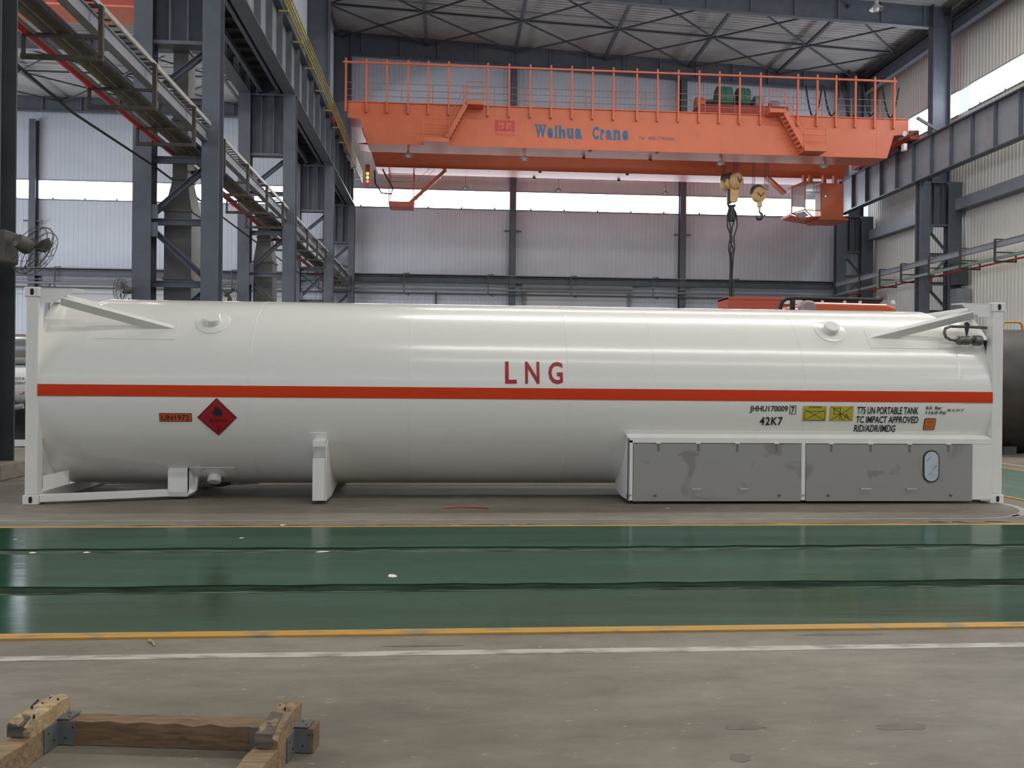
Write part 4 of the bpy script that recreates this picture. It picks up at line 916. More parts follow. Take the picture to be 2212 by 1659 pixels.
def crect(name, m, x0, x1, t0, t1, off, parent=shell, label=None): return cpoly(name, m, [(x0, t0), (x1, t0), (x1, t1), (x0, t1)], off, parent, label)
def cline(m, p, q, wd, off, parent, name='sign_line'):
    k = math.degrees(1/TR); (x0, t0), (x1, t1) = p, q; dx, dt = x1-x0, (t1-t0)/k; L = math.hypot(dx, dt); nx, nt = -dt/L*wd/2, dx/L*wd/2*k
    return cpoly(name, m, [(x0+nx, t0+nt), (x1+nx, t1+nt), (x1-nx, t1-nt), (x0-nx, t0-nt)], off, parent)
for ch, x0, x1 in (('L', 5.734, 5.878), ('N', 5.983, 6.160), ('G', 6.273, 6.453)): ctext(ch, 'red_text', x0, x1, 6.8, 20.1, bold=0.018)
ctext('JHHU170009', 'black', 8.832, 9.324, -9.5, -5.0, bold=0.018)
ctext('7', 'black', 9.366, 9.412, -9.3, -5.5, bold=0.02)
for p, q in (((9.350, -9.9), (9.428, -9.9)), ((9.428, -9.9), (9.428, -4.95)), ((9.428, -4.95), (9.350, -4.95)), ((9.350, -4.95), (9.350, -9.9))): cline('black', p, q, 0.008, 0.007, shell, 'box_line')
ctext('42K7', 'black', 8.973, 9.268, -17.0, -11.8, bold=0.022, spacing=1.15)
ctext('T75 UN PORTABLE TANK', 'black', 10.233, 11.044, -9.7, -5.2, bold=0.018)
ctext('TC IMPACT APPROVED', 'black', 10.230, 11.053, -15.2, -10.9, bold=0.018)
ctext('RID/ADR/IMDG', 'black', 10.220, 10.766, -21.0, -16.4, bold=0.018)
ctext('8.0  Bar', 'grey_text', 11.140, 11.353, -6.6, -4.6, bold=0.03)
ctext('116.0 Psi', 'grey_text', 11.144, 11.408, -9.5, -7.4, bold=0.03)
ctext('M.A.W.P', 'grey_text', 11.432, 11.646, -7.8, -6.2, bold=0.012, spacing=1.1)
un = crect('un_number_plate', 'black', 1.566, 1.946, -16.8, -11.7, 0.006, tk, 'orange red plate reading UN1972')
crect('plate_face', 'sign_orange', 1.574, 1.938, -16.5, -12.0, 0.0085, un)
ctext('UN1972', 'black', 1.592, 1.918, -15.9, -12.7, bold=0.005, off=0.011, parent=un)
dx, dt, hx, hc = 0.236, 11.3, 2.246, -14.1
dm = cpoly('hazard_diamond', 'hazard_dark', [(hx-dx, hc), (hx, hc-dt), (hx+dx, hc), (hx, hc+dt)], 0.006, tk, 'red diamond shaped flammable gas hazard sign')
cpoly('diamond_face', 'hazard', [(hx-dx*.985, hc), (hx, hc-dt*.985), (hx+dx*.985, hc), (hx, hc+dt*.985)], 0.008, dm)
for a, b in (((-1, 0), (0, -1)), ((0, -1), (1, 0)), ((1, 0), (0, 1)), ((0, 1), (-1, 0))):
    cline('hazard_dark', (hx+a[0]*dx*.93, hc+a[1]*dt*.93), (hx+b[0]*dx*.93, hc+b[1]*dt*.93), 0.005, 0.0105, dm)
fp = [(-.5, -.80), (-.95, -.45), (-1.0, -.05), (-.72, .10), (-.85, .30), (-.55, .25), (-.60, .62), (-.30, .50), (-.22, 1.0), (.05, .55), (.22, .68), (.25, .35), (.50, .55), (.52, .20), (.85, .40), (.75, .05), (1.0, -.10), (.92, -.50), (.5, -.80), (.62, -.45), (.30, -.62), (.35, -.95), (.0, -.70), (-.35, -.95), (-.28, -.60), (-.62, -.45)]
cpoly('flame_mark', 'navy', [(2.254+a*0.057, -10.5+b*3.7) for a, b in fp], 0.011, dm)
try: ctext('\u6613\u71c3\u6c14\u4f53', 'hazard_dark', 2.150, 2.367, -17.4, -14.7, spacing=1.15, off=0.011, parent=dm)
except Exception: pass
ctext('2', 'hazard_dark', 2.236, 2.276, -22.4, -18.8, bold=0.01, off=0.011, parent=dm)
y1 = crect('warning_sign', 'sign_yellow', 9.523, 9.830, -14.1, -5.0, 0.006, tk, 'yellow attention sign with a crossed out rectangle')
ctext('ATTENTION', 'black', 9.592, 9.762, -6.2, -5.2, bold=0.02, off=0.0085, parent=y1)
for p, q in (((9.54, -13.6), (9.815, -7.0)), ((9.54, -7.0), (9.815, -13.6)), ((9.545, -13.6), (9.81, -13.6)), ((9.545, -8.3), (9.81, -8.3)), ((9.545, -13.6), (9.545, -8.3)), ((9.81, -13.6), (9.81, -8.3))): cline('black', p, q, 0.005, 0.0085, y1)
y2 = crect('warning_sign', 'sign_yellow', 9.874, 10.183, -14.0, -5.0, 0.006, tk, 'yellow sign with a crossed out crane symbol')
for p, q in (((9.89, -13.6), (10.165, -5.4)), ((9.89, -5.4), (10.165, -13.6)), ((9.93, -6.2), (10.01, -6.2)), ((9.93, -9.9), (10.01, -9.9)), ((9.93, -6.2), (9.93, -9.9)), ((10.01, -5.5), (10.01, -13.2)), ((10.01, -9.9), (10.05, -13.4)), ((10.09, -9.5), (10.07, -13.3)), ((10.09, -9.5), (10.13, -12.8))): cline('black', p, q, 0.006, 0.0085, y2)
def rrect(x0, x1, t0, t1, r):
    k = math.degrees(1/TR); pts = []
    for cx, ct, a0 in ((x1-r, t1-r*k, 0), (x0+r, t1-r*k, 90), (x0+r, t0+r*k, 180), (x1-r, t0+r*k, 270)):
        for i in range(5): a = math.radians(a0+22.5*i); pts.append((cx+r*math.cos(a), ct+r*k*math.sin(a)))
    return pts
op = cpoly('tonnage_plate', 'black', rrect(11.136, 11.290, -19.6, -12.0, 0.02), 0.006, tk, 'small orange plate with a black rim')
cpoly('plate_face', 'plate_orange', rrect(11.145, 11.281, -19.2, -12.4, 0.015), 0.0085, op)
ctext('26', 'sign_orange', 11.172, 11.255, -15.0, -13.2, bold=0.0, off=0.011, parent=op); ctext('8.6', 'sign_orange', 11.168, 11.250, -18.2, -16.3, off=0.011, parent=op)

# ---- ports with backing discs
def port(x, th, rd, rp, label=None, plate=None):
    n = (cyl(0, th, 1)-cyl(0, th, 0)); n = Vector((0, n.y, n.z)).normalized(); c = cyl(x, th, TR)
    mb = MB(); nn = 40; vs = []
    for rr, h in ((rd, -0.01), (rd, 0.008), (rd-0.01, 0.012), (0.0, 0.012)):
        for i in range(nn):
            a = 2*math.pi*i/nn; vs.append(cyl(x+rr*math.cos(a), th+math.degrees(rr*math.sin(a)/TR), TR+h))
    fs = [(r*nn+i, r*nn+(i+1) % nn, (r+1)*nn+(i+1) % nn, (r+1)*nn+i) for r in range(3) for i in range(nn)]
    d = mb.add(vs, fs).build('port_disc', 'tank', tk, smooth=True)
    MB().lathe(c, n, [(rp, -0.02), (rp, 0.085), (rp-0.012, 0.095), (0.001, 0.095)], 36).build('port_stub', 'tank', d, smooth=True)
port(2.10, 46.5, 0.205, 0.100)
port(10.03, 46.0, 0.205, 0.100)
port(2.07, -61.0, 0.17, 0.085)
patch(1.80, 2.36, -74, -51.0, TR-0.001, TR+0.006, 2, 12).build('backing_plate', 'tank', tk, smooth=True)

# ---- end frames
def corner(x0, y0, z0, name='corner_casting'):
    cc = MB().box(x0, x0+0.178, y0, y0+0.162, z0, z0+0.118).build(name, 'frame', tk, bevel=0.012, seg=3)
    pts = []
    for cz, a0 in ((0.018, 0), (-0.018, 180)):
        for i in range(9): a = math.radians(a0+22.5*i); pts.append((x0+0.094+0.021*math.cos(a), y0-0.0025 if y0 < 1 else y0+0.1645, z0+0.060+cz+0.021*math.sin(a)))
    MB().prism(pts, (0, 0.004 if y0 < 1 else -0.004, 0)).build('lashing_hole', 'crack', cc)
    return cc
for x0 in (0.0, CL-0.178):
    for y0 in (0.0, CW-0.162):
        for z0 in (0.0, CH-0.118): corner(x0, y0, z0)
for xa, xb in ((0.022, 0.165), (CL-0.165, CL-0.022)):
    for ya in (0.008, CW-0.148):
        MB().box(xa, xb, ya, ya+0.14, 0.118, CH-0.118).build('corner_post', 'frame', tk, bevel=0.01)
    MB().box(xa+0.01, xb-0.01, 0.162, CW-0.162, 0.02, 0.14).build('bottom_end_rail', 'frame', tk, bevel=0.008)
    MB().box(xa+0.01, xb-0.01, 0.162, CW-0.162, CH-0.13, CH-0.015).build('top_end_rail', 'frame', tk, bevel=0.008)
    xm = (xa+xb)/2
    for y0, y1, z0, z1 in ((0.15, 0.75, 1.95, CH-0.1), (CW-0.15, CW-0.75, 1.95, CH-0.1), (0.15, 0.75, 0.75, 0.1), (CW-0.15, CW-0.75, 0.75, 0.1)):
        MB().bar((xm, y0, z0), (xm, y1, z1), 0.09, 0.09, (1, 0, 0)).build('end_brace', 'frame', tk)
for s in (0, 1):
    def mx(x): return x if s == 0 else CL-x
    for y in (0.03, CW-0.042):
        MB().prism([(mx(.178), y, 2.575), (mx(.55), y, 2.575), (mx(.55), y, 2.545), (mx(.33), y, 2.405), (mx(.16), y, 2.415), (mx(.16), y, 2.475)], (0, 0.012, 0)).build('corner_gusset', 'frame', tk)
        yt = y if y < 1 else y-0.05
        MB().prism([(mx(.178), yt, 2.573), (mx(.55), yt, 2.573), (mx(.62), yt+(0.16 if y < 1 else -0.10), 2.573), (mx(.178), yt+(0.16 if y < 1 else -0.10), 2.573)], (0, 0, 0.010)).build('gusset_top', 'frame', tk)
    for y, yq in ((0.07, 0.275), (CW-0.07, CW-0.275)):
        MB().bar((mx(.40), y, 2.445), (mx(1.78), yq+(0.10 if y < 1 else -0.10), 2.070), 0.065, 0.115, (0, -0.62 if y < 1 else 0.62, 0.78)).build('top_brace', 'frame', tk, bevel=0.006)
    for ysign in (1, -1):
        q = patch(mx(.75), mx(1.70), 32.2, 47, TR-0.001, TR+0.005, 2, 10) if ysign > 0 else patch(mx(.75), mx(1.70), 133, 147.8, TR-0.001, TR+0.005, 2, 10)
        q.build('brace_plate', 'tank', tk, smooth=True)
# bottom of the left end: splayed rail to the saddle box, inner bracket
for y, sgn in ((0.03, 1), (CW-0.03, -1)):
    MB().bar((0.17, y+sgn*0.05, 0.070), (1.62, y+sgn*0.48, 0.085), 0.09, 0.088).build('lower_brace', 'frame', tk, bevel=0.006)
    yb = y+sgn*0.42
    bxm = MB().prism([(1.545, yb, 0.035), (1.545, yb-sgn*0.02, 0.10), (1.545, yb-sgn*0.02, 0.36), (1.545, yb+sgn*0.05, 0.435), (1.545, yb+sgn*0.34, 0.50), (1.545, yb+sgn*0.34, 0.035)], (0.24, 0, 0)).build('saddle_box', 'frame', tk, bevel=0.01)
    MB().prism([(1.785, yb, 0.06), (1.785, yb, 0.40), (1.785, yb+sgn*0.3, 0.45), (1.86, yb+sgn*0.3, 0.45), (1.86, yb+sgn*0.1, 0.1)], (0.0, sgn*0.05, 0)).build('saddle_web', 'frame', tk)
    # end frame foot bracket
    MB().prism([(0.165, y+sgn*0.13, 0.14), (0.165, y+sgn*0.13, 0.33), (0.34, y+sgn*0.42, 0.37), (0.34, y+sgn*0.42, 0.20)], (0.0, sgn*0.03, 0)).build('foot_bracket', 'frame', tk)
    # middle support standing on the floor
    MB().box(3.395, 3.545, y-0.03 if sgn > 0 else y-0.11, y+0.11 if sgn > 0 else y+0.03, 0.045, 0.56).build('support_leg', 'frame', tk, bevel=0.006)
    yy = y-sgn*0.03
    MB().prism([(3.395, yy, 0.705), (3.395, yy, 0.775), (3.395, yy+sgn*0.22, 0.80), (3.395, yy+sgn*0.22, 0.56), (3.395, yy+sgn*0.10, 0.56)], (0.15, 0, 0)).build('support_head', 'frame', tk, bevel=0.004)
    MB().prism([(3.55, yy, 0.045), (3.55, yy, 0.70), (3.55, yy+sgn*0.19, 0.80), (3.55, yy+sgn*0.75, 0.25), (3.55, yy+sgn*1.15, 0.15), (3.55, yy+sgn*0.5, 0.045)], (0.012, 0, 0)).build('support_web', 'frame', tk)
    MB().prism([(3.38, yy+sgn*0.12, 0.045), (3.38, yy+sgn*0.12, 0.60), (3.38, yy+sgn*0.75, 0.20), (3.38, yy+sgn*0.6, 0.045)], (0.012, 0, 0)).build('support_web', 'frame', tk)
patch(3.335, 3.545, -60, -23.2, TR-0.001, TR+0.006, 2, 16).build('backing_plate', 'tank', tk, smooth=True)
MB().box(1.7, CL-0.2, CW-0.14, CW-0.04, 0.03, 0.10).build('side_rail', 'frame', tk, bevel=0.005)
MB().tube([(0.45, 1.1, 0.16), (2.2, 1.3, 0.12), (2.4, 1.6, 0.10)], 0.035, 8).build('drain_pipe', 'frame', tk, smooth=True)
MB().lathe((2.0, 1.2, 0.20), (0, 0, -1), [(0.10, 0), (0.13, 0.03), (0.13, 0.10), (0.06, 0.12)], 16).build('drain_flange', 'metal_dark', tk, smooth=True)
# ---- valve cabinet on the right
X0, X1 = 7.285, 12.03
cab = MB().box(X0, X0+0.055, 0.0, 0.06, 0.045, 0.80).box(X0, X1, 0.0, 0.06, 0.765, 0.83).box(9.502, 9.556, 0.0, 0.06, 0.045, 0.77).box(11.762, X1, 0.004, 0.06, 0.05, 0.83).build('cabinet_frame', 'frame', tk, bevel=0.004)
MB().prism([(X0-0.01, 0.0, 0.83), (X0-0.01, 0.075, 0.868), (X0-0.01, 0.16, 0.885), (X0-0.01, 0.16, 0.86), (X0-0.01, 0.02, 0.81)], (X1-X0, 0, 0)).build('cabinet_roof', 'frame', cab)
patch(7.24, 11.62, -24.0, -20.9, TR-0.001, TR+0.006, 2, 8).build('seal_strip', 'tank', tk, smooth=True)
MB().prism([(X0, 0.0, 0.045), (X0, 0.0, 0.83), (X0, 0.16, 0.88), (X0, 0.32, 0.52), (X0, 0.85, 0.18), (X0, 0.85, 0.10), (X0, 0.45, 0.045)], (0.012, 0, 0)).build('cabinet_side', 'frame', cab)
MB().box(X0, X1, 0.06, 0.10, 0.05, 0.12).build('cabinet_sill', 'steel_dark', cab)
MB().box(X0+0.02, X1, 0.55, 0.58, 0.06, 0.55).build('cabinet_back', 'steel_dark', cab)
MB().box(11.90, 12.03, 0.02, 0.12, 0.03, 0.13).build('rail_end', 'frame', tk)
for xa, xb, hin, hnd, blt in ((7.344, 9.497, (7.659, 8.167, 8.666, 9.174), ((8.083, 8.202), (8.695, 8.803)), (7.624, 9.217)), (9.561, 11.760, (9.886, 10.403, 10.917, 11.435), ((10.269, 10.40), (10.88, 11.0)), (9.85, 11.473))):
    dr = MB().box(xa, xb, -0.006, 0.02, 0.036, 0.758).build('cabinet_door', 'stainless', cab, label='stained stainless steel door')
    for x in hin:
        MB().box(x-0.028, x+0.028, -0.022, 0.006, 0.758, 0.778).build('hinge', 'frame', dr)
        MB().box(x-0.012, x+0.016, -0.009, -0.006, 0.66, 0.75).build('hinge_strap', 'hinge_strap', dr)
    for a, b in hnd:
        MB().tube([(a, -0.004, 0.198), (a, -0.035, 0.192), (b, -0.035, 0.192), (b, -0.004, 0.198)], 0.006, 7).build('handle', 'chrome', dr, smooth=True)
    for x in blt:
        MB().lathe((x, -0.006, 0.112), (0, -1, 0), [(0.017, 0), (0.017, 0.012), (0.008, 0.02)], 12).build('latch', 'metal', dr, smooth=True)
    if xa > 9:
        def oval(sx, sz, y):
            pts = []
            for cz, a0 in ((sz-sx, 0), (-(sz-sx), 180)):
                for i in range(13): a = math.radians(a0+15*i); pts.append((11.206+sx*math.cos(a), y, 0.480+cz+sx*math.sin(a)))
            return pts
        ow = MB().prism(oval(0.108, 0.208, -0.006), (0, -0.012, 0)).build('oval_window', 'rubber', dr, bevel=0.004)
        MB().prism(oval(0.092, 0.190, -0.018), (0, -0.003, 0)).build('window_film', 'film', ow)
        for a, b in (((11.14, 0.545), (11.19, 0.60)), ((11.22, 0.44), (11.275, 0.49)), ((11.17, 0.375), (11.195, 0.395))): MB().bar((a[0], -0.0215, a[1]), (b[0], -0.0215, b[1]), 0.004, 0.006, (0, 0, 1)).build('film_crease', 'galv', ow)
for x in (7.312, 9.529):
    MB().lathe((x, 0.0, 0.112), (0, -1, 0), [(0.014, 0), (0.014, 0.012)], 10).build('stud', 'chrome', cab, smooth=True)
# ---- valve and pipe loop at the right end
vy = 0.12
pl = MB().tube([(12.02, vy+0.02, 2.275), (11.70, vy, 2.285), (11.52, vy, 2.285), (11.455, vy, 2.255), (11.44, vy, 2.20), (11.465, vy, 2.145), (11.52, vy, 2.115), (11.60, vy, 2.105)], 0.020, 12).build('vent_pipe', 'metal', tk, smooth=True)
MB().lathe((11.58, vy, 2.105), (1, 0, 0), [(0.022, 0), (0.03, 0.02), (0.062, 0.05), (0.062, 0.10), (0.055, 0.115), (0.062, 0.13), (0.062, 0.19), (0.04, 0.22), (0.030, 0.235), (0.030, 0.25), (0.068, 0.262), (0.072, 0.34), (0.06, 0.36), (0.025, 0.37)], 18).build('valve_body', 'metal', pl, smooth=True)
MB().tube([(11.93, vy, 2.10), (12.06, vy+0.04, 2.09)], 0.022, 10).build('outlet_pipe', 'metal_dark', pl, smooth=True)
MB().prism([(11.715, vy-0.02, 2.33), (11.745, vy-0.02, 2.345), (11.775, vy-0.02, 2.31), (11.765, vy-0.02, 2.26), (11.74, vy-0.02, 2.16), (11.72, vy-0.02, 2.27)], (0, 0.03, 0)).build('valve_lever', 'metal_dark', pl)
MB().prism([(11.99, 0.15, 2.09), (12.05, 0.15, 2.09), (12.05, 0.15, 1.93)], (0, 0.012, 0)).build('pipe_bracket', 'metal_dark', tk)

# ================================================================== TIMBER FRAME IN THE FOREGROUND
e1 = Vector((0.9914, -0.1305, 0)); e2 = Vector((-0.1305, -0.9914, 0)); O = Vector((3.45, -6.985, 0)); HB = 0.10
tf = thing('timber_frame', 'rough timber frame with nailed metal corner plates lying in the foreground', 'timber frame', O)
def L3(a, b, z): return O+e1*a+e2*b+Vector((0, 0, z))
def lbox(a0, a1, b0, b1, z0, z1):
    return MB().add([L3(a0, b0, z0), L3(a1, b0, z0), L3(a1, b1, z0), L3(a0, b1, z0), L3(a0, b0, z1), L3(a1, b0, z1), L3(a1, b1, z1), L3(a0, b1, z1)],
                    [(0, 3, 2, 1), (4, 5, 6, 7), (0, 1, 5, 4), (1, 2, 6, 5), (2, 3, 7, 6), (3, 0, 4, 7)])
def rough(fn, seed, n=14, amp=0.006):
    """timber with a slightly wavy waney edge: subdivided along its length"""
    rnd = random.Random(seed); a0, a1, b0, b1, z0, z1, along = fn; mb = MB(); vs = []; fs = []
    for i in range(n+1):
        f = i/n; j = [rnd.uniform(-amp, amp) for _ in range(8)]
        if along == 'a':
            a = a0+(a1-a0)*f; q = [(a, b0+j[0]*.5, z0), (a, b1+j[1]*.3, z0), (a, b1+j[2]*1.0, z1+j[3]), (a, b0+j[4]*.5, z1+j[5]*.6)]
        else:
            b = b0+(b1-b0)*f; q = [(a1+j[0]*.3, b, z0), (a0+j[1]*.3, b, z0), (a0+j[2]*.8, b, z1+j[3]*.6), (a1+j[4]*.6, b, z1+j[5]*.6)]
        vs += [L3(*p) for p in q]
    for i in range(n):
        k = 4*i
        for p, q in ((0, 1), (1, 2), (2, 3), (3, 0)): fs.append((k+p, k+q, k+4+q, k+4+p))
    fs += [(0, 3, 2, 1), (4*n, 4*n+1, 4*n+2, 4*n+3)]
    return mb.add(vs, fs)
rough((-0.07, 1.065, -0.09, 0.0, 0.0, HB, 'a'), 3, 16).build('cross_beam', 'wood', tf, bevel=0.003)
rough((-0.085, 0.0, 0.002, 0.95, 0.0, HB, 'b'), 4).build('side_beam', 'wood_side', tf, bevel=0.003)
rough((0.885, 0.985, 0.002, 0.95, 0.0, HB, 'b'), 6).build('side_beam', 'wood_side', tf, bevel=0.003)
def splitblock(a0, a1, b0, b1, z0, z1, seed, m, drop):
    rnd = random.Random(seed); n = 9; mb = MB(); vs = []; m_ = 5
    for i in range(n+1):
        f = i/n; b = b0+(b1-b0)*f
        top = [z1+rnd.uniform(-.007, .007)-drop*max(0, f-0.75)*3*(k/(m_-1)) for k in range(m_)]
        vs += [L3(a0+(a1-a0)*k/(m_-1)+rnd.uniform(-.003, .003), b+(rnd.uniform(-.012, .012) if i in (0, n) else 0), top[k]) for k in range(m_)]
        vs += [L3(a1, b, z0), L3(a0, b, z0)]
    w_ = m_+2; fs = []
    for i in range(n):
        for k in range(w_): fs.append((i*w_+k, i*w_+(k+1) % w_, (i+1)*w_+(k+1) % w_, (i+1)*w_+k))
    fs += [tuple(reversed(range(w_))), tuple(range(n*w_, (n+1)*w_))]
    return mb.add(vs, fs).build('block', m, tf)
bl = splitblock(-0.095, -0.005, -0.10, 0.175, HB, HB+0.065, 11, 'wood_pale', 0.05)
br_ = splitblock(0.905, 0.985, -0.10, 0.20, HB, HB+0.068, 12, 'wood_side', 0.06)
MB().add([L3(0.900, 0.02, HB+0.074), L3(0.955, 0.04, HB+0.075), L3(0.965, 0.205, HB+0.055), L3(0.898, 0.205, HB+0.058), L3(0.900, 0.03, HB+0.04), L3(0.955, 0.03, HB+0.04), L3(0.965, 0.212, HB+0.01), L3(0.898, 0.212, HB+0.01)],
         [(0, 1, 2, 3), (4, 7, 6, 5), (0, 4, 5, 1), (1, 5, 6, 2), (2, 6, 7, 3), (3, 7, 4, 0)]).build('weathered_face', 'wood_grey', br_)
MB().add([L3(-0.098, 0.10, HB+0.062), L3(-0.04, 0.12, HB+0.066), L3(-0.035, 0.180, HB+0.05), L3(-0.098, 0.178, HB+0.05), L3(-0.098, 0.10, HB), L3(-0.04, 0.12, HB), L3(-0.035, 0.182, HB+0.002), L3(-0.098, 0.180, HB+0.002)],
         [(0, 1, 2, 3), (4, 7, 6, 5), (0, 4, 5, 1), (1, 5, 6, 2), (2, 6, 7, 3), (3, 7, 4, 0)]).build('weathered_face', 'wood_grey', bl)
plates = [(0.0, 0.075, -0.001, 0.006, 0.004, HB), (-0.002, 0.006, 0.0, 0.10, 0.004, HB), (0.805, 0.885, -0.001, 0.006, 0.004, HB), (0.984, 0.991, 0.002, 0.10, 0.004, HB), (0.99, 1.055, -0.001, 0.006, 0.004, HB),
          (0.985, 1.045, -0.075, 0.004, HB+0.003, HB+0.008), (0.0, 0.05, -0.085, 0.002, HB+0.004, HB+0.009)]
for i, p in enumerate(plates):
    o = lbox(*p).build('corner_plate', 'galv', tf)
    a0, a1, b0, b1, z0, z1 = p
    for f, g in ((0.35, 0.3), (0.75, 0.75)):
        if i < 5:
            if a1-a0 > 0.02: c = L3(a0+(a1-a0)*f+0.01, b1, z0+(z1-z0)*g); d = e2
            else: c = L3(a1, b0+(b1-b0)*f, z0+(z1-z0)*g); d = e1
        else: c = L3(a0+(a1-a0)*f, b0+(b1-b0)*g, z1); d = Vector((0, 0, 1))
        MB().lathe(c, d, [(0.004, -0.001), (0.004, 0.002)], 8).build('nail', 'nail', o)
for a, b in ((-0.07, -0.06), (-0.03, -0.05), (-0.065, 0.0), (-0.085, 0.04), (-0.02, 0.13)): MB().lathe(L3(a, b, HB+0.058), (0, 0, 1), [(0.0045, 0), (0.0045, 0.014)], 8).build('nail', 'nail', bl)
MB().bar(L3(-0.102, -0.03, HB+0.07), L3(-0.098, 0.05, HB+0.055), 0.006, 0.006).build('nail', 'nail', bl)
for a, b in ((0.91, -0.05), (0.94, -0.02)): MB().lathe(L3(a, b, HB+0.06), (0, 0, 1), [(0.0045, 0), (0.0045, 0.014)], 8).build('nail', 'nail', br_)

# ================================================================== LITTER ON THE FLOOR
def scrap(x, y, L, W, a, label, z=0.0, m='paper', h=0.006, seed=0):
    rnd = random.Random(seed); c, s = math.cos(a), math.sin(a); pts = []
    for i in range(7):
        q = 2*math.pi*i/7; r = rnd.uniform(0.7, 1.1); u, v = L/2*r*math.cos(q), W/2*r*math.sin(q); pts.append((x+u*c-v*s, y+u*s+v*c, z+0.001))
    mb = MB().prism(pts, (0, 0, 0.0015)); n = len(mb.v)
    mb.v = [(p[0], p[1], p[2]+(h*rnd.random() if i % 3 == 0 else 0)) for i, p in enumerate(mb.v)]
    o = mb.build('paper_scrap', m); tag(o, label, 'scrap', 'scraps on the floor'); return o
scrap(4.62, -3.98, 0.085, 0.11, 0.3, 'small white paper scrap on the middle green band, left of the centre', T, seed=1)
scrap(3.95, -3.0, 0.13, 0.05, 0.1, 'long white scrap on the far groove right of the middle support', 0.008, seed=2)
scrap(1.95, -2.98, 0.07, 0.05, 0.4, 'small white scrap on the far groove below the saddle box', 0.008, seed=3)
scrap(1.50, -2.98, 0.08, 0.06, 0.0, 'left small white scrap on the far groove', 0.008, seed=4)
scrap(3.35, -1.60, 0.06, 0.05, 0.0, 'tiny pale crumb on the far yellow line', 0.012, seed=5)
scrap(1.05, -2.35, 0.05, 0.05, 0.0, 'tiny white speck on the far green band at the left', T, seed=6)
scrap(7.70, -0.35, 0.06, 0.05, 0.5, 'small light crumb on the concrete in front of the valve cabinet', 0, seed=7)
scrap(3.10, -2.32, 0.05, 0.04, 0.5, 'tiny white speck on the far green band below the middle support', T, seed=8)
o = MB().tube([(3.335, -5.56, 0.006), (3.37, -5.60, 0.010), (3.40, -5.66, 0.006)], [0.009, 0.008, 0.005], 6).build('wood_splinter', 'wood_pale'); tag(o, 'pale splinter on the concrete beside the near yellow line', 'splinter')
cx = [(5.00+0.052*i, -0.36-0.075*((i-5)/5)**2+0.05, 0.006) for i in range(11)]
o = MB().tube(cx, 0.007, 7).build('loose_rope', 'red_cord', smooth=True); tag(o, 'thin red cord lying in a shallow arc in front of the tank', 'rope')

# ================================================================== THINGS BEHIND THE CONTAINER
# orange truck, its roof showing above the tank on the right
tr_ = thing('truck', 'orange truck cab with roof lamps and a horn behind the right part of the tank', 'truck', (14.2, 9.6, 0))
MB().prism([(13.05, 8.6, 0.6), (15.45, 8.6, 0.6), (15.45, 8.6, 3.12), (15.30, 8.6, 3.34), (15.1, 8.6, 3.40), (13.25, 8.6, 3.42), (13.08, 8.6, 3.32), (13.05, 8.6, 3.1)], (0, 2.1, 0)).build('cab', 'truck', tr_, bevel=0.06, seg=3)
MB().box(13.25, 15.3, 8.55, 8.62, 1.9, 2.9).build('windscreen', 'glass', tr_)
MB().box(13.1, 15.4, 10.7, 11.85, 0.75, 1.0).build('chassis', 'steel_dark', tr_)
for x in (13.2, 15.1):
    for y in (9.3, 11.25): MB().lathe((x-0.0, y, 0.5), (1, 0, 0), [(0.3, 0), (0.48, 0.03), (0.5, 0.08), (0.5, 0.22), (0.48, 0.27), (0.3, 0.3)], 24).build('wheel', 'tyre', tr_, smooth=True)
MB().tube([(12.62, 8.7, 1.2), (12.62, 8.7, 3.30), (12.66, 8.7, 3.42), (12.76, 8.7, 3.49), (12.95, 8.7, 3.51), (15.05, 8.75, 3.50)], 0.045, 10).build('roof_rail', 'rubber', tr_, smooth=True)
MB().box(12.86, 12.95, 8.66, 8.75, 2.2, 3.5).build('air_intake', 'rubber', tr_)
MB().prism([(12.98, 8.4, 3.05), (13.02, 8.4, 3.36), (13.12, 8.4, 3.44), (13.30, 8.4, 3.42), (13.36, 8.4, 3.30), (13.32, 8.4, 3.02)], (0, 0.28, 0)).build('mirror_housing', 'mauve', tr_, bevel=0.05, seg=3)
for x in (13.62, 14.15, 14.52, 15.32):
    MB().lathe((x, 8.75, 3.40), (0, 0, 1), [(0.05, 0), (0.05, 0.06), (0.03, 0.10)], 12).build('marker_lamp', 'white', tr_, smooth=True)
MB().lathe((15.0, 8.9, 3.56), (0.55, -0.83, 0.05), [(0.03, 0), (0.035, 0.12), (0.07, 0.20), (0.085, 0.22)], 16).build('horn', 'metal', tr_, smooth=True)
MB().box(13.4, 15.0, 8.72, 8.9, 3.42, 3.47).build('lamp_bar', 'rubber', tr_)
o = thing('cargo_box', 'orange red box body showing behind the truck cab under the sling', 'box body', (13.45, 13, 0))
MB().box(12.48, 14.45, 12.0, 12.9, 1.0, 3.84).build('box', 'box_orange', o); MB().box(12.48, 14.45, 11.98, 12.9, 3.80, 3.86).build('top_rim', 'box_orange', o)
MB().box(12.6, 14.3, 12.1, 12.8, 0.0, 1.0).build('base', 'steel_dark', o)
MB().box(14.0, 14.50, 11.94, 11.97, 3.68, 3.80).build('name_board', 'white', o)
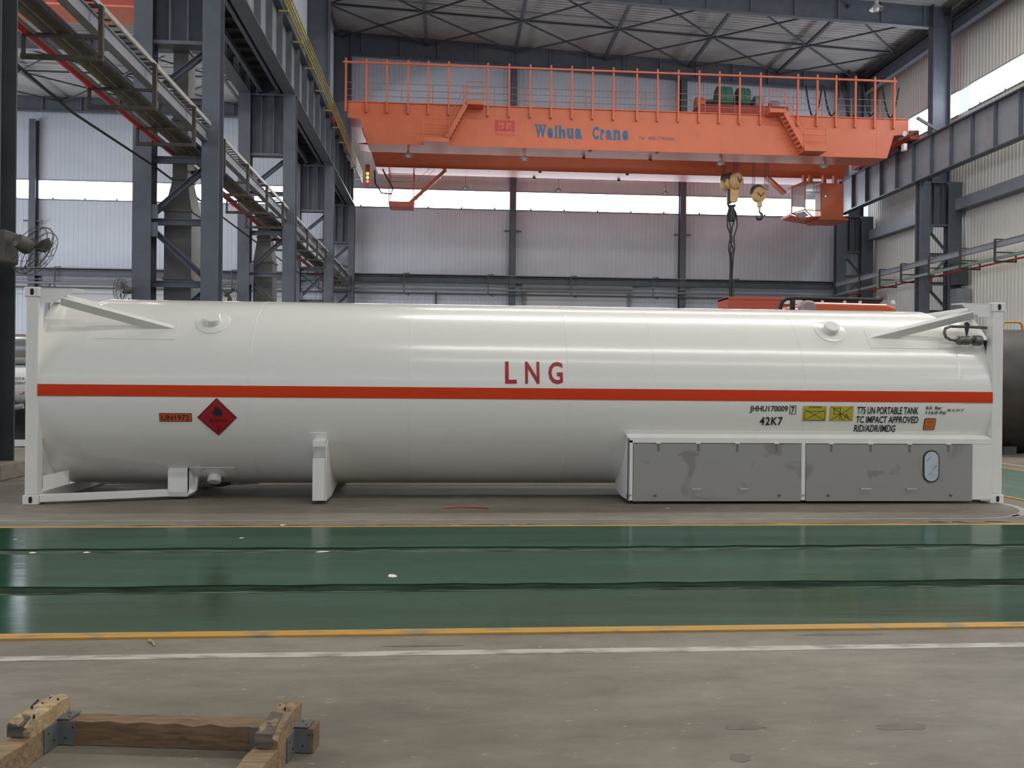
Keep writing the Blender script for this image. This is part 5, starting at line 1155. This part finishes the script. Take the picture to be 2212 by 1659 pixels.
# tank trailer glimpsed left of the container
t = thing('tank_trailer', 'white tank trailer glimpsed between the left column and the container post', 'trailer', (-6, 9.6, 0))
MB().lathe((-9.5, 9.6, 1.34), (1, 0, 0), [(0.05, 0), (0.35, 0.08), (0.46, 0.25), (0.46, 5.6), (0.35, 5.77), (0.05, 5.85)], 40).build('lower_tank', 'white', t, smooth=True)
MB().lathe((-9.5, 9.75, 2.15), (1, 0, 0), [(0.05, 0), (0.25, 0.08), (0.36, 0.25), (0.36, 5.6), (0.25, 5.77), (0.05, 5.85)], 40).build('upper_tank', 'chrome', t, smooth=True)
flat_text('ONGYUE', 'lettering', 'black', t, -4.62, -4.28, 1.47, 1.53, 9.135, bold=0.01); flat_text('FEDERATION', 'lettering', 'black', t, -4.55, -4.13, 1.37, 1.43, 9.132, bold=0.01)
flat_text('5', 'lettering', 'red_text', t, -4.40, -4.30, 1.15, 1.28, 9.16)
MB().tube([(-4.75, 9.0, 0.9), (-4.5, 8.95, 1.05), (-4.35, 8.95, 0.95), (-4.42, 8.95, 0.6), (-4.5, 8.95, 0.35)], 0.05, 8).build('hose', 'rubber', t, smooth=True)
MB().tube([(-4.7, 8.9, 0.55), (-4.45, 8.9, 0.85), (-4.2, 8.9, 0.9)], 0.06, 8).build('hose', 'steel_light', t, smooth=True)
MB().box(-9.3, -3.9, 9.3, 10.2, 0.5, 0.85).build('chassis', 'steel_dark', t)
for x in (-8.5, -7.2, -4.3):
    MB().lathe((x, 9.05, 0.48), (0, 1, 0), [(0.28, 0), (0.46, 0.03), (0.48, 0.08), (0.48, 0.24), (0.3, 0.28)], 24).build('wheel', 'tyre', t, smooth=True)
MB().box(-4.7, -4.1, 8.95, 9.1, 0.02, 0.16).build('wheel_chock', 'white', t)
# brown steel drum at the right edge
t = thing('steel_drum', 'large dark brown rusty steel drum at the right edge behind the container', 'steel drum', (20, 8.6, 0))
MB().lathe((16.9, 8.6, 1.42), (1, 0, 0), [(1.30, 0), (1.42, 0.0), (1.42, 7.0), (1.30, 7.0)], 64).build('shell', 'drum', t, smooth=True)
MB().lathe((18.6, 8.6, 1.42), (1, 0, 0), [(1.42, 0), (1.428, 0.01), (1.428, 0.03), (1.42, 0.04)], 64, caps=False).build('weld_seam', 'drum', t, smooth=True)
for x in (17.5, 22.0):
    MB().box(x-0.15, x+0.15, 7.7, 9.5, 0.0, 0.18).build('cradle', 'steel_dark', t)
for i, (x, lab) in enumerate(((17.72, 'small yellow tube guard on top of the brown drum right of the container post'), (16.55, 'small yellow tube guard seen behind the valve left of the container post'))):
    o = MB().tube([(x, 8.35, 2.60 if i == 0 else 2.35), (x+0.01, 8.35, 2.93), (x+0.06, 8.35, 3.00), (x+0.42, 8.35, 3.00), (x+0.48, 8.35, 2.93), (x+0.5, 8.35, 2.60)], 0.026, 8).build('tube_guard', 'guard_yellow', smooth=True); tag(o, lab, 'guard rail', 'yellow tube guards')
